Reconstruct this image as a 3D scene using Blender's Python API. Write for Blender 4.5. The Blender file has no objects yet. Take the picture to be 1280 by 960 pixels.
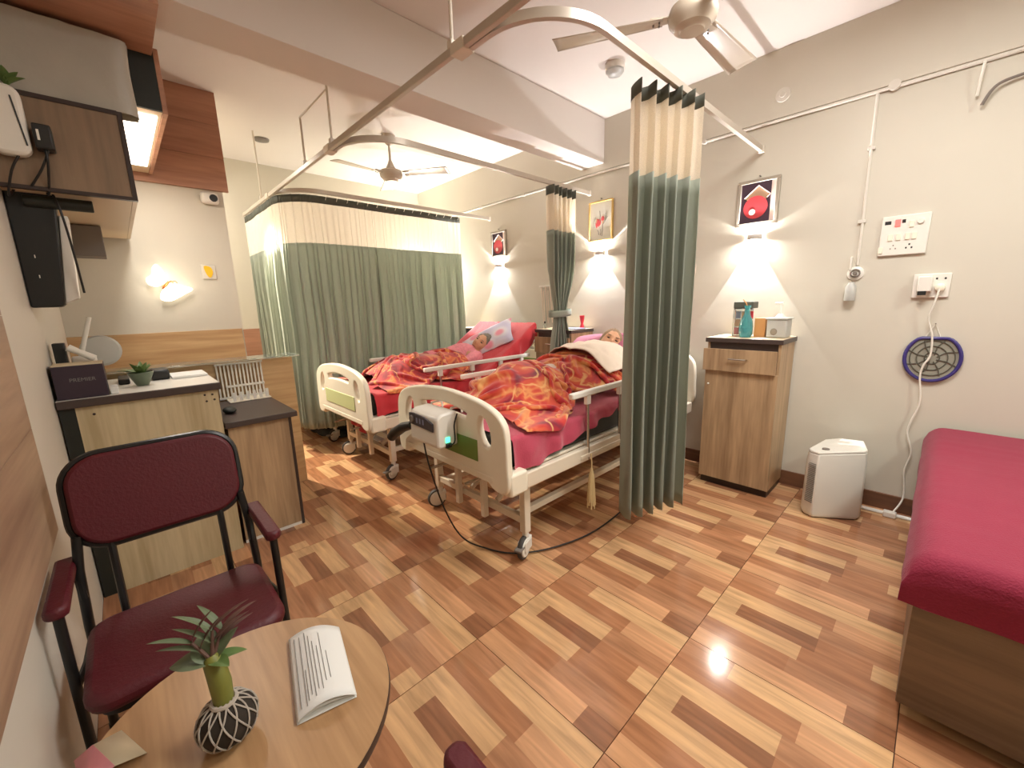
import bpy, math, random
from math import sin, cos, pi, sqrt, radians, exp
from mathutils import Vector, Matrix, noise

random.seed(7)
SC = bpy.context.scene
COL = SC.collection

# ------------------------------------------------------------------ camera
cam_d = bpy.data.cameras.new('camera')
cam = bpy.data.objects.new('camera', cam_d)
COL.objects.link(cam)
cam.location = (0, 0, 1.325)
cam.rotation_euler = (radians(78.84555), radians(1.49654), radians(46.1818))
cam_d.sensor_width = 36
cam_d.lens = 508.745 / 1280 * 36
cam_d.clip_start = 0.02
SC.camera = cam

# ------------------------------------------------------------------ world, exposure
w = bpy.data.worlds.new('world')
SC.world = w
w.use_nodes = True
w.node_tree.nodes['Background'].inputs[0].default_value = (0.6, 0.6, 0.62, 1)
w.node_tree.nodes['Background'].inputs[1].default_value = 0.3
SC.view_settings.view_transform = 'Standard'
SC.view_settings.look = 'None'
SC.view_settings.gamma = 1
SC.view_settings.use_curve_mapping = False
SC.view_settings.exposure = 0.75

# ------------------------------------------------------------------ lights of the room and added fill lamps
def light(name, kind, loc, power, col=(1, 1, 1), rot=(0, 0, 0), **kw):
    d = bpy.data.lights.new(name, kind)
    d.energy = power
    d.color = col
    for k, v in kw.items():
        setattr(d, k, v)
    o = bpy.data.objects.new(name, d)
    COL.objects.link(o)
    o.location = loc
    o.rotation_euler = rot
    return o

WALL_Y = 3.30
LAMPS = [(-0.972, 1.735, 31), (-2.240, 1.756, 39), (-3.624, 1.756, 33), (-5.02, 1.75, 33)]
# added unseen fill lamps over the open floor; last, the passage lamp behind the partition
PANELS = [(1.55, 2.0, 25, (0.93, 1.0, 0.90)), (-0.15, 1.75, 34, (1.0, 0.96, 0.93)), (-4.72, 0.30, 14, (1.0, 0.94, 0.87))]
for i, (x, y, p, c) in enumerate(PANELS):
    light('fill_and_passage_light', 'AREA', (x, y, 2.80), p, c, size=(0.5, 1.0, 0.5)[i], shape='DISK')
for (x, z, a) in LAMPS[:3]:
    light('wall_lamp_downlight', 'SPOT', (x, WALL_Y - 0.030, z - 0.016), 30, (0.96, 0.96, 1.0), (0, 0, 0),
          spot_size=radians(2 * a + 1), spot_blend=0.06, shadow_soft_size=0.004)
    light('wall_lamp_uplight', 'SPOT', (x, WALL_Y - 0.034, z + 0.016), 20, (0.95, 0.95, 1.0), (radians(180), 0, 0),
          spot_size=radians(116), spot_blend=0.05, shadow_soft_size=0.004)
light('frosted_lamp_light', 'POINT', (LAMPS[3][0], WALL_Y - 0.12, LAMPS[3][1]), 62, (1.0, 0.93, 0.84), shadow_soft_size=0.05)
# swivel spot on the passage ceiling, thrown through the gap onto the floor by the beds
SPOT_AT, SPOT_TO = Vector((-4.75, 0.52, 2.70)), Vector((-3.25, 1.02, 0))
light('passage_spot_light', 'SPOT', SPOT_AT, 330, (1.0, 0.90, 0.72), (SPOT_TO - SPOT_AT).to_track_quat('-Z', 'Y').to_euler(), spot_size=radians(58), spot_blend=0.5, shadow_soft_size=0.03)
light('butterfly_lamp_light', 'POINT', (-3.68, 0.30, 1.53), 0.6, (1.0, 0.86, 0.66), shadow_soft_size=0.04)
# LED strip under the loft cabinet of the nurse's station
light('cabinet_led_strip_light', 'AREA', (-3.05, 0.22, 2.232), 6, (1.0, 0.94, 0.86), shape='RECTANGLE', size=0.7, size_y=0.12)

# ------------------------------------------------------------------ mesh helper
class MB:
    def __init__(s):
        s.v = []; s.f = []; s.m = []; s.cm = 0
    def add(s, vs, fs):
        o = len(s.v)
        s.v += [tuple(p) for p in vs]
        for f in fs:
            s.f.append([i + o for i in f]); s.m.append(s.cm)
        return s
    def box(s, x0, x1, y0, y1, z0, z1):
        x0, x1 = min(x0, x1), max(x0, x1); y0, y1 = min(y0, y1), max(y0, y1); z0, z1 = min(z0, z1), max(z0, z1)
        return s.add([(x0, y0, z0), (x1, y0, z0), (x1, y1, z0), (x0, y1, z0), (x0, y0, z1), (x1, y0, z1), (x1, y1, z1), (x0, y1, z1)],
                     [(0, 3, 2, 1), (4, 5, 6, 7), (0, 1, 5, 4), (1, 2, 6, 5), (2, 3, 7, 6), (3, 0, 4, 7)])
    def cyl(s, p0, p1, r0, r1=None, n=16, caps=True):
        r1 = r0 if r1 is None else r1
        p0 = Vector(p0); p1 = Vector(p1)
        d = (p1 - p0).normalized()
        a = d.orthogonal().normalized(); b = d.cross(a)
        vs = []
        for p, r in ((p0, r0), (p1, r1)):
            for i in range(n):
                t = 2 * pi * i / n
                vs.append(p + a * (r * cos(t)) + b * (r * sin(t)))
        fs = [(i, (i + 1) % n, n + (i + 1) % n, n + i) for i in range(n)]
        if caps:
            fs += [tuple(range(n - 1, -1, -1)), tuple(range(n, 2 * n))]
        return s.add(vs, fs)
    def tube(s, pts, r, n=8, caps=True, closed=False):
        pts = [Vector(p) for p in pts]
        m = len(pts)
        rr = r if isinstance(r, (list, tuple)) else [r] * m
        vs = []; a = None
        for i, p in enumerate(pts):
            if closed:
                d = pts[(i + 1) % m] - pts[i - 1]
            else:
                d = pts[min(i + 1, m - 1)] - pts[max(i - 1, 0)]
            d = d.normalized() if d.length > 1e-9 else Vector((0, 0, 1))
            if a is None:
                a = d.orthogonal().normalized()
            a = (a - d * a.dot(d))
            a = a.normalized() if a.length > 1e-6 else d.orthogonal().normalized()
            b = d.cross(a)
            for k in range(n):
                t = 2 * pi * k / n
                vs.append(p + a * (rr[i] * cos(t)) + b * (rr[i] * sin(t)))
        fs = []
        for i in range(m if closed else m - 1):
            j = (i + 1) % m
            for k in range(n):
                fs.append((i * n + k, i * n + (k + 1) % n, j * n + (k + 1) % n, j * n + k))
        if caps and not closed:
            fs += [tuple(range(n - 1, -1, -1)), tuple(range((m - 1) * n, m * n))]
        return s.add(vs, fs)
    def lathe(s, prof, c=(0, 0, 0), n=24, mat=None):
        vs = []; fs = []
        for (r, z) in prof:
            for k in range(n):
                t = 2 * pi * k / n
                p = Vector((r * cos(t), r * sin(t), z))
                if mat is not None: p = mat @ p
                vs.append(p + Vector(c))
        for i in range(len(prof) - 1):
            for k in range(n):
                fs.append((i * n + k, i * n + (k + 1) % n, (i + 1) * n + (k + 1) % n, (i + 1) * n + k))
        fs += [tuple(range(n - 1, -1, -1)), tuple(range((len(prof) - 1) * n, len(prof) * n))]
        return s.add(vs, fs)
    def prism(s, poly, h0, h1, axis='z'):
        n = len(poly)
        def P(a, b, h):
            return (a, b, h) if axis == 'z' else ((h, a, b) if axis == 'x' else (a, h, b))
        vs = [P(a, b, h0) for a, b in poly] + [P(a, b, h1) for a, b in poly]
        fs = [(i, (i + 1) % n, n + (i + 1) % n, n + i) for i in range(n)] + [tuple(range(n - 1, -1, -1)), tuple(range(n, 2 * n))]
        return s.add(vs, fs)
    def grid(s, fn, nu, nv, closed_u=False):
        vs = []; fs = []
        for j in range(nv + 1):
            for i in range(nu + (0 if closed_u else 1)):
                vs.append(fn(i / nu, j / nv))
        wd = nu if closed_u else nu + 1
        for j in range(nv):
            for i in range(nu):
                i2 = (i + 1) % wd
                fs.append((j * wd + i, j * wd + i2, (j + 1) * wd + i2, (j + 1) * wd + i))
        return s.add(vs, fs)
    def ball(s, c, r, nu=16, nv=10):
        r = (r, r, r) if not isinstance(r, (tuple, list)) else r
        def fn(u, v):
            t = 2 * pi * u; p = -pi / 2 + pi * (0.001 + 0.998 * v)
            return (c[0] + r[0] * cos(p) * cos(t), c[1] + r[1] * cos(p) * sin(t), c[2] + r[2] * sin(p))
        return s.grid(fn, nu, nv, True)
    def shift(s, d):
        s.v = [(p[0] + d[0], p[1] + d[1], p[2] + d[2]) for p in s.v]
        return s

def finish(name, me, mats, parent, smooth, bevel, solid):
    if not isinstance(mats, (list, tuple)): mats = [mats]
    for m in mats: me.materials.append(m)
    o = bpy.data.objects.new(name, me)
    COL.objects.link(o)
    if parent is not None: o.parent = parent
    if solid:
        md = o.modifiers.new('solid', 'SOLIDIFY'); md.thickness = solid; md.offset = 1
    if bevel:
        md = o.modifiers.new('bevel', 'BEVEL'); md.width = bevel; md.segments = 2; md.limit_method = 'ANGLE'; md.angle_limit = radians(40)
    if smooth:
        me.shade_smooth()
        me.set_sharp_from_angle(angle=radians(smooth if smooth is not True else 40))
    return o

def obj(name, mb, mats, parent=None, smooth=True, bevel=0, solid=0):
    me = bpy.data.meshes.new(name)
    me.from_pydata(mb.v, [], mb.f)
    if any(mb.m): me.polygons.foreach_set('material_index', mb.m)
    me.update()
    import bmesh
    bm = bmesh.new(); bm.from_mesh(me)
    bmesh.ops.recalc_face_normals(bm, faces=bm.faces)
    bm.to_mesh(me); bm.free()
    return finish(name, me, mats, parent, smooth, bevel, solid)

def wobj(name, mb, mats, parent, **kw):           # mesh given in world coordinates, parent unrotated
    l = parent.location
    return obj(name, mb.shift((-l[0], -l[1], -l[2])), mats, parent, **kw)

def tag(o, label, cat, group=None):
    o['label'] = label; o['category'] = cat
    if group: o['group'] = group
    return o

def thing(name, label, cat, loc=(0, 0, 0), rz=0, group=None):
    o = bpy.data.objects.new(name, None)
    COL.objects.link(o)
    o.location = loc; o.rotation_euler = (0, 0, rz)
    o.empty_display_size = 0.1
    return tag(o, label, cat, group)

def single(name, mb, mat, label, cat, group=None, **kw):   # one-mesh thing given in world coordinates, origin at its base
    xs = [p[0] for p in mb.v]; ys = [p[1] for p in mb.v]; zs = [p[2] for p in mb.v]
    c = ((min(xs) + max(xs)) / 2, (min(ys) + max(ys)) / 2, min(zs))
    o = obj(name, mb.shift((-c[0], -c[1], -c[2])), mat, None, **kw)
    o.location = c
    return tag(o, label, cat, group)

def struct(name, mb, mat, parent=None, **kw):
    o = obj(name, mb, mat, parent, **kw)
    if parent is None: o['kind'] = 'structure'
    return o

def copy_tree(o, parent=None):
    c = o.copy(); COL.objects.link(c); c.parent = parent
    for ch in list(o.children): copy_tree(ch, c)
    return c

# ------------------------------------------------------------------ materials
def srgb(r, g, b):
    f = lambda c: (c / 255 / 12.92) if c / 255 <= 0.04045 else ((c / 255 + 0.055) / 1.055) ** 2.4
    return (f(r), f(g), f(b), 1)

def newmat(name):
    m = bpy.data.materials.new(name); m.use_nodes = True
    return m, m.node_tree, m.node_tree.nodes['Principled BSDF']

def N(t, k, **kw):
    n = t.nodes.new(k)
    for a, b in kw.items(): setattr(n, a, b)
    return n

def mat(name, col, rough=0.55, metal=0.0, vary=0.0, vscale=8, bump=0.0, bscale=60, emit=None, estr=0, trans=0, alpha=1, sheen=0, coat=0, translucent=0):
    m, t, b = newmat(name)
    b.inputs['Base Color'].default_value = col
    b.inputs['Roughness'].default_value = rough
    b.inputs['Metallic'].default_value = metal
    if coat: b.inputs['Coat Weight'].default_value = coat; b.inputs['Coat Roughness'].default_value = 0.15
    if sheen: b.inputs['Sheen Weight'].default_value = sheen
    if trans: b.inputs['Transmission Weight'].default_value = trans
    if alpha < 1: b.inputs['Alpha'].default_value = alpha
    if emit: b.inputs['Emission Color'].default_value = emit; b.inputs['Emission Strength'].default_value = estr
    tc = N(t, 'ShaderNodeTexCoord')
    if vary:
        n = N(t, 'ShaderNodeTexNoise'); n.inputs['Scale'].default_value = vscale; n.inputs['Detail'].default_value = 4
        t.links.new(tc.outputs['Object'], n.inputs['Vector'])
        mx = N(t, 'ShaderNodeMix', data_type='RGBA')
        mx.inputs[6].default_value = tuple(c * (1 - vary) for c in col[:3]) + (1,)
        mx.inputs[7].default_value = tuple(min(1, c * (1 + vary)) for c in col[:3]) + (1,)
        t.links.new(n.outputs[0], mx.inputs[0]); t.links.new(mx.outputs[2], b.inputs['Base Color'])
    if bump:
        n2 = N(t, 'ShaderNodeTexNoise'); n2.inputs['Scale'].default_value = bscale; n2.inputs['Detail'].default_value = 3
        t.links.new(tc.outputs['Object'], n2.inputs['Vector'])
        bp = N(t, 'ShaderNodeBump'); bp.inputs['Strength'].default_value = bump; bp.inputs['Distance'].default_value = 0.01
        t.links.new(n2.outputs[0], bp.inputs['Height']); t.links.new(bp.outputs[0], b.inputs['Normal'])
    if translucent:
        tr = N(t, 'ShaderNodeBsdfTranslucent'); tr.inputs[0].default_value = col
        ms = N(t, 'ShaderNodeMixShader'); ms.inputs[0].default_value = translucent
        out = t.nodes['Material Output']
        t.links.new(b.outputs[0], ms.inputs[1]); t.links.new(tr.outputs[0], ms.inputs[2]); t.links.new(ms.outputs[0], out.inputs[0])
    return m

def wood(name, c1, c2, grain='z', stretch=9.0, scale=3.2, rough=0.45, c3=None):
    m, t, b = newmat(name)
    tc = N(t, 'ShaderNodeTexCoord'); mp = N(t, 'ShaderNodeMapping')
    sc = {'x': (scale / stretch, scale * 1.6, scale * 1.6), 'y': (scale * 1.6, scale / stretch, scale * 1.6), 'z': (scale * 1.6, scale * 1.6, scale / stretch)}[grain]
    mp.inputs['Scale'].default_value = sc
    t.links.new(tc.outputs['Object'], mp.inputs['Vector'])
    n = N(t, 'ShaderNodeTexNoise'); n.inputs['Scale'].default_value = 1.6; n.inputs['Detail'].default_value = 6; n.inputs['Distortion'].default_value = 0.6
    t.links.new(mp.outputs[0], n.inputs['Vector'])
    n2 = N(t, 'ShaderNodeTexNoise'); n2.inputs['Scale'].default_value = 9; n2.inputs['Detail'].default_value = 5
    t.links.new(mp.outputs[0], n2.inputs['Vector'])
    r = N(t, 'ShaderNodeValToRGB')
    r.color_ramp.elements[0].position = 0.38; r.color_ramp.elements[0].color = c1
    r.color_ramp.elements[1].position = 0.62; r.color_ramp.elements[1].color = c2
    if c3:
        e = r.color_ramp.elements.new(0.5); e.color = c3
    mx = N(t, 'ShaderNodeMath', operation='MULTIPLY_ADD'); mx.inputs[1].default_value = 0.35
    t.links.new(n2.outputs[0], mx.inputs[0])
    ms = N(t, 'ShaderNodeMath', operation='MULTIPLY'); ms.inputs[1].default_value = 0.65
    t.links.new(n.outputs[0], ms.inputs[0]); t.links.new(ms.outputs[0], mx.inputs[2])
    t.links.new(mx.outputs[0], r.inputs[0]); t.links.new(r.outputs[0], b.inputs['Base Color'])
    b.inputs['Roughness'].default_value = rough
    return m

M = {}
M['wall'] = mat('wall_paint', srgb(204, 198, 183), 0.62, vary=0.05, vscale=2.2, bump=0.12, bscale=9)
M['wall_white'] = mat('wall_white_paint', srgb(214, 208, 196), 0.6, vary=0.03, vscale=3, bump=0.08, bscale=14)
M['ceiling'] = mat('ceiling_paint', srgb(214, 206, 198), 0.75, vary=0.03, vscale=2)
M['baseboard'] = wood('baseboard_tile', srgb(88, 58, 42), srgb(120, 82, 58), 'x')
M['clad_oak'] = wood('oak_cladding', srgb(180, 142, 98), srgb(208, 174, 128), 'y', 8, 3.5)
M['clad_walnut'] = wood('walnut_cladding', srgb(158, 112, 88), srgb(186, 138, 110), 'y', 8, 3.5)
M['clad_near'] = wood('pine_cladding', srgb(146, 116, 94), srgb(180, 150, 124), 'x', 10, 3.0)
M['lam'] = wood('oak_laminate', srgb(148, 120, 90), srgb(190, 160, 124), 'z', 9, 4.2, 0.4)
M['lam_light'] = wood('pale_ash_laminate', srgb(178, 160, 124), srgb(206, 190, 154), 'z', 9, 4.2, 0.42)
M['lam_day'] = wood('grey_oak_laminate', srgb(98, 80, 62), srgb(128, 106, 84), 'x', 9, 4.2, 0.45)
M['lam_brown'] = wood('brown_laminate', srgb(116, 96, 76), srgb(140, 116, 92), 'z', 8, 3.5)
M['lam_top'] = wood('beech_tabletop', srgb(160, 122, 84), srgb(188, 150, 108), 'x', 9, 5, 0.38)
M['lam_cream'] = mat('cream_laminate', srgb(214, 192, 160), 0.45)
M['dark_edge'] = mat('dark_brown_edge', srgb(52, 38, 34), 0.4)
M['wenge'] = mat('dark_laminate', srgb(70, 58, 54), 0.4, vary=0.1, vscale=20)
M['black'] = mat('black_plastic', srgb(22, 23, 22), 0.45)
M['black_metal'] = mat('black_painted_steel', srgb(20, 20, 20), 0.35)
M['dark_green'] = mat('dark_green_laminate', srgb(28, 32, 26), 0.5)
M['white'] = mat('white_plastic', srgb(228, 224, 214), 0.35)
M['offwhite'] = mat('ivory_plastic', srgb(238, 230, 210), 0.35)
M['bed_steel'] = mat('cream_steel', srgb(226, 214, 194), 0.32)
M['grey'] = mat('grey_plastic', srgb(120, 112, 104), 0.5)
M['chrome'] = mat('chrome', srgb(200, 198, 192), 0.2, 1.0)
M['alu'] = mat('aluminium_track', srgb(196, 186, 172), 0.35, 0.35)
M['track_white'] = mat('white_enamel', srgb(216, 206, 190), 0.35)
M['green_panel'] = mat('green_panel', srgb(112, 140, 62), 0.45)
M['green_pale'] = mat('pale_green_panel', srgb(200, 206, 150), 0.45)
M['tire'] = mat('grey_tyre', srgb(60, 56, 52), 0.6)
M['pink_sheet'] = mat('magenta_sheet', srgb(182, 62, 86), 0.8, sheen=0.3, bump=0.25, bscale=220, vary=0.06)
M['red_sheet'] = mat('red_sheet', srgb(196, 44, 54), 0.8, sheen=0.25, bump=0.2, bscale=220, vary=0.1)
M['day_cover'] = mat('crimson_cover', srgb(134, 16, 52), 0.8, sheen=0.1, bump=0.3, bscale=160, vary=0.05)
M['maroon'] = mat('maroon_rexine', srgb(84, 16, 28), 0.5, vary=0.12, vscale=25, bump=0.15, bscale=120)
M['mattress'] = mat('dark_mattress', srgb(46, 48, 44), 0.6, vary=0.1)
M['curtain'] = mat('grey_green_curtain', srgb(182, 189, 175), 0.85, sheen=0.3, bump=0.25, bscale=260, translucent=0.52)
M['curtain_dark'] = mat('dark_curtain_header', srgb(86, 88, 78), 0.85)
M['skin'] = mat('skin', srgb(206, 154, 120), 0.55, vary=0.06, vscale=30)
M['skin2'] = mat('skin_light', srgb(212, 160, 124), 0.55, vary=0.06, vscale=30)
M['hair'] = mat('grey_hair', srgb(120, 112, 98), 0.7, vary=0.35, vscale=60)
M['hair2'] = mat('light_hair', srgb(158, 132, 104), 0.7, vary=0.25, vscale=60)
M['lip'] = mat('lip', srgb(150, 78, 66), 0.5)
M['eye'] = mat('eye_dark', srgb(60, 40, 32), 0.4)
M['pillow_white'] = mat('white_cotton', srgb(226, 214, 206), 0.85, vary=0.05)
M['mauve'] = mat('mauve_cotton', srgb(170, 100, 122), 0.85, vary=0.05)
M['shawl'] = mat('cream_cotton', srgb(232, 214, 196), 0.85, bump=0.2, bscale=90)
M['paper'] = mat('paper', srgb(226, 226, 222), 0.7)
M['print'] = mat('grey_print', srgb(128, 126, 122), 0.8)
M['glass'] = mat('clear_glass', srgb(226, 236, 232), 0.05, trans=0.9)
M['teal_glass'] = mat('teal_glass', srgb(104, 196, 200), 0.1, trans=0.65)
M['plastic_clear'] = mat('frosted_plastic', srgb(206, 206, 200), 0.35, trans=0.35)
M['sheetplastic'] = mat('translucent_polythene', srgb(168, 164, 152), 0.35, vary=0.12, vscale=7, bump=0.3, bscale=14)
M['leaf'] = mat('leaf_green', srgb(92, 118, 62), 0.5, vary=0.2, vscale=20)
M['leaf_dark'] = mat('dull_leaf_green', srgb(96, 110, 78), 0.5, vary=0.2, vscale=20)
M['leaf_purple'] = mat('purplish_leaf', srgb(104, 76, 66), 0.5, vary=0.2, vscale=20)
M['stem'] = mat('stem_green', srgb(120, 122, 52), 0.5, vary=0.2, vscale=20)
M['moss'] = mat('dark_moss', srgb(48, 40, 32), 0.9, vary=0.4, vscale=50)
M['string'] = mat('cotton_string', srgb(178, 168, 156), 0.9)
M['cup_green'] = mat('green_glaze', srgb(92, 104, 84), 0.35)
M['blue'] = mat('indigo_plastic', srgb(58, 50, 116), 0.4)
M['mesh_grey'] = mat('grey_mesh', srgb(146, 144, 130), 0.7, vary=0.05, vscale=200)
M['mesh_line'] = mat('grille_line', srgb(84, 82, 70), 0.6)
M['cord_white'] = mat('white_cord', srgb(226, 222, 210), 0.5)
M['cord_black'] = mat('black_cord', srgb(24, 22, 20), 0.5)
M['fan'] = mat('ivory_fan', srgb(196, 184, 166), 0.25, coat=0.5)
M['silver_frame'] = mat('silver_frame', srgb(166, 156, 140), 0.35, 0.3)
M['gold_frame'] = mat('gold_frame', srgb(196, 160, 92), 0.4, 0.2)
M['art_dark'] = mat('art_plum', srgb(72, 52, 66), 0.4, vary=0.15, vscale=12)
M['art_red'] = mat('art_red', srgb(186, 62, 66), 0.4, vary=0.2, vscale=9)
M['art_beige'] = mat('art_beige', srgb(186, 152, 122), 0.4)
M['art_white'] = mat('art_white', srgb(224, 202, 190), 0.4)
M['art_ground'] = mat('art_pale', srgb(204, 200, 186), 0.5)
M['art_grey'] = mat('art_grey_stroke', srgb(128, 120, 108), 0.5)
M['lamp_body'] = mat('lamp_metal', srgb(190, 184, 176), 0.35)
M['led'] = mat('lamp_led', srgb(255, 250, 240), 0.4, emit=(1, 0.96, 0.9, 1), estr=1100)
M['wing'] = mat('lit_acrylic_wing', srgb(255, 250, 232), 0.4, emit=(1.0, 0.93, 0.78, 1), estr=1.5)
M['copper'] = mat('copper', srgb(190, 120, 70), 0.3, 0.8)
M['yellow'] = mat('yellow_sticker', srgb(240, 190, 30), 0.5)
M['led_red'] = mat('red_led', srgb(255, 60, 60), 0.4, emit=(1, 0.05, 0.04, 1), estr=3)
M['led_green'] = mat('green_led', srgb(60, 255, 160), 0.4, emit=(0.1, 1, 0.5, 1), estr=1.4)
M['panel_dark'] = mat('pump_panel', srgb(66, 64, 72), 0.4)
M['box_purple'] = mat('dark_purple_card', srgb(50, 36, 50), 0.5)
M['card_cream'] = mat('cream_card', srgb(206, 190, 160), 0.6)
M['orange'] = mat('orange_card', srgb(206, 150, 92), 0.6)
M['red_cup'] = mat('red_plastic', srgb(206, 50, 64), 0.35)
M['blue_tray'] = mat('pale_blue_plastic', srgb(140, 146, 176), 0.4)
M['pink_card'] = mat('pink_card', srgb(206, 130, 136), 0.6, vary=0.15, vscale=30)
M['rubber_tube'] = mat('clear_tubing', srgb(226, 206, 186), 0.3, trans=0.3)
M['tassel'] = mat('cream_tassel', srgb(226, 206, 156), 0.8)
M['ply'] = mat('bag_and_shadow_black', srgb(20, 19, 18), 0.6, bump=0.4, bscale=12)

def curtain_mesh_mat():                     # woven net: fabric with many small holes
    m, t, b = newmat('curtain_net')
    b.inputs['Base Color'].default_value = srgb(240, 230, 212); b.inputs['Roughness'].default_value = 0.85
    tr = N(t, 'ShaderNodeBsdfTranslucent'); tr.inputs[0].default_value = srgb(244, 234, 216)
    tp = N(t, 'ShaderNodeBsdfTransparent')
    m1 = N(t, 'ShaderNodeMixShader'); m1.inputs[0].default_value = 0.35
    m2 = N(t, 'ShaderNodeMixShader')
    tc = N(t, 'ShaderNodeTexCoord'); n = N(t, 'ShaderNodeTexNoise'); n.inputs['Scale'].default_value = 400
    t.links.new(tc.outputs['Object'], n.inputs['Vector'])
    mr = N(t, 'ShaderNodeMapRange'); mr.inputs[1].default_value = 0.3; mr.inputs[2].default_value = 0.7; mr.inputs[3].default_value = 0.04; mr.inputs[4].default_value = 0.26
    t.links.new(n.outputs[0], mr.inputs[0]); t.links.new(mr.outputs[0], m2.inputs[0])
    t.links.new(b.outputs[0], m1.inputs[1]); t.links.new(tr.outputs[0], m1.inputs[2])
    t.links.new(m1.outputs[0], m2.inputs[1]); t.links.new(tp.outputs[0], m2.inputs[2])
    t.links.new(m2.outputs[0], t.nodes['Material Output'].inputs[0])
    return m
M['net'] = curtain_mesh_mat()

def blanket_mat(seed, cols, line, sc=1.0):
    m, t, b = newmat('patterned_blanket')
    tc = N(t, 'ShaderNodeUVMap')
    mp = N(t, 'ShaderNodeMapping'); mp.inputs['Location'].default_value = (seed, seed * 0.7, 0)
    t.links.new(tc.outputs[0], mp.inputs['Vector'])
    nz_ = N(t, 'ShaderNodeTexNoise'); nz_.inputs['Scale'].default_value = 5 * sc; nz_.inputs['Detail'].default_value = 3
    t.links.new(mp.outputs[0], nz_.inputs['Vector'])
    mxv = N(t, 'ShaderNodeMix', data_type='RGBA'); mxv.inputs[0].default_value = 0.13
    t.links.new(mp.outputs[0], mxv.inputs[6]); t.links.new(nz_.outputs[1], mxv.inputs[7])
    # broad dyed areas
    n2 = N(t, 'ShaderNodeTexNoise'); n2.inputs['Scale'].default_value = 4.2 * sc; n2.inputs['Detail'].default_value = 2.5; n2.inputs['Distortion'].default_value = 1.6
    t.links.new(mp.outputs[0], n2.inputs['Vector'])
    r = N(t, 'ShaderNodeValToRGB'); cr = r.color_ramp
    ps = (0.26, 0.38, 0.46, 0.53, 0.60, 0.70)
    cr.elements[0].position = ps[0]; cr.elements[0].color = cols[0]
    cr.elements[1].position = ps[-1]; cr.elements[1].color = cols[5]
    for p, c in zip(ps[1:-1], cols[1:5]):
        e = cr.elements.new(p); e.color = c
    t.links.new(n2.outputs[0], r.inputs[0])
    # petal rings: cell distance bands
    vo = N(t, 'ShaderNodeTexVoronoi'); vo.inputs['Scale'].default_value = 4.6 * sc; vo.inputs['Randomness'].default_value = 0.8
    t.links.new(mxv.outputs[2], vo.inputs['Vector'])
    sn = N(t, 'ShaderNodeMath', operation='MULTIPLY'); sn.inputs[1].default_value = 26
    si = N(t, 'ShaderNodeMath', operation='SINE')
    t.links.new(vo.outputs['Distance'], sn.inputs[0]); t.links.new(sn.outputs[0], si.inputs[0])
    mr = N(t, 'ShaderNodeMapRange'); mr.inputs[1].default_value = 0.62; mr.inputs[2].default_value = 0.98; mr.inputs[3].default_value = 0; mr.inputs[4].default_value = 0.72
    t.links.new(si.outputs[0], mr.inputs[0])
    mk = N(t, 'ShaderNodeMapRange'); mk.inputs[1].default_value = 0.42; mk.inputs[2].default_value = 0.58
    t.links.new(nz_.outputs[0], mk.inputs[0])
    mm = N(t, 'ShaderNodeMath', operation='MULTIPLY')
    t.links.new(mr.outputs[0], mm.inputs[0]); t.links.new(mk.outputs[0], mm.inputs[1])
    mx = N(t, 'ShaderNodeMix', data_type='RGBA'); mx.inputs[7].default_value = line
    t.links.new(mm.outputs[0], mx.inputs[0]); t.links.new(r.outputs[0], mx.inputs[6])
    t.links.new(mx.outputs[2], b.inputs['Base Color'])
    b.inputs['Roughness'].default_value = 0.85; b.inputs['Sheen Weight'].default_value = 0.4
    return m
BC = [srgb(116, 16, 44), srgb(168, 30, 44), srgb(196, 52, 42), srgb(208, 84, 48), srgb(222, 146, 84), srgb(186, 44, 42)]
BC2 = [srgb(104, 12, 34), srgb(140, 20, 36), srgb(168, 30, 36), srgb(190, 52, 40), srgb(216, 124, 66), srgb(152, 22, 36)]
M['blanket'] = blanket_mat(3.3, BC, srgb(236, 196, 128))
M['blanket2'] = blanket_mat(8.1, BC2, srgb(232, 170, 92), 1.2)

def pillow_print():
    m, t, b = newmat('pink_print_pillow')
    tc = N(t, 'ShaderNodeTexCoord'); vo = N(t, 'ShaderNodeTexVoronoi'); vo.inputs['Scale'].default_value = 6
    t.links.new(tc.outputs['Object'], vo.inputs['Vector'])
    r = N(t, 'ShaderNodeValToRGB'); cr = r.color_ramp
    cr.elements[0].position = 0.25; cr.elements[0].color = srgb(222, 142, 160)
    cr.elements[1].position = 0.42; cr.elements[1].color = srgb(214, 208, 214)
    e = cr.elements.new(0.75); e.color = srgb(190, 184, 206)
    t.links.new(vo.outputs['Distance'], r.inputs[0]); t.links.new(r.outputs[0], b.inputs['Base Color'])
    b.inputs['Roughness'].default_value = 0.85
    return m
M['pillow_print'] = pillow_print()

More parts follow.
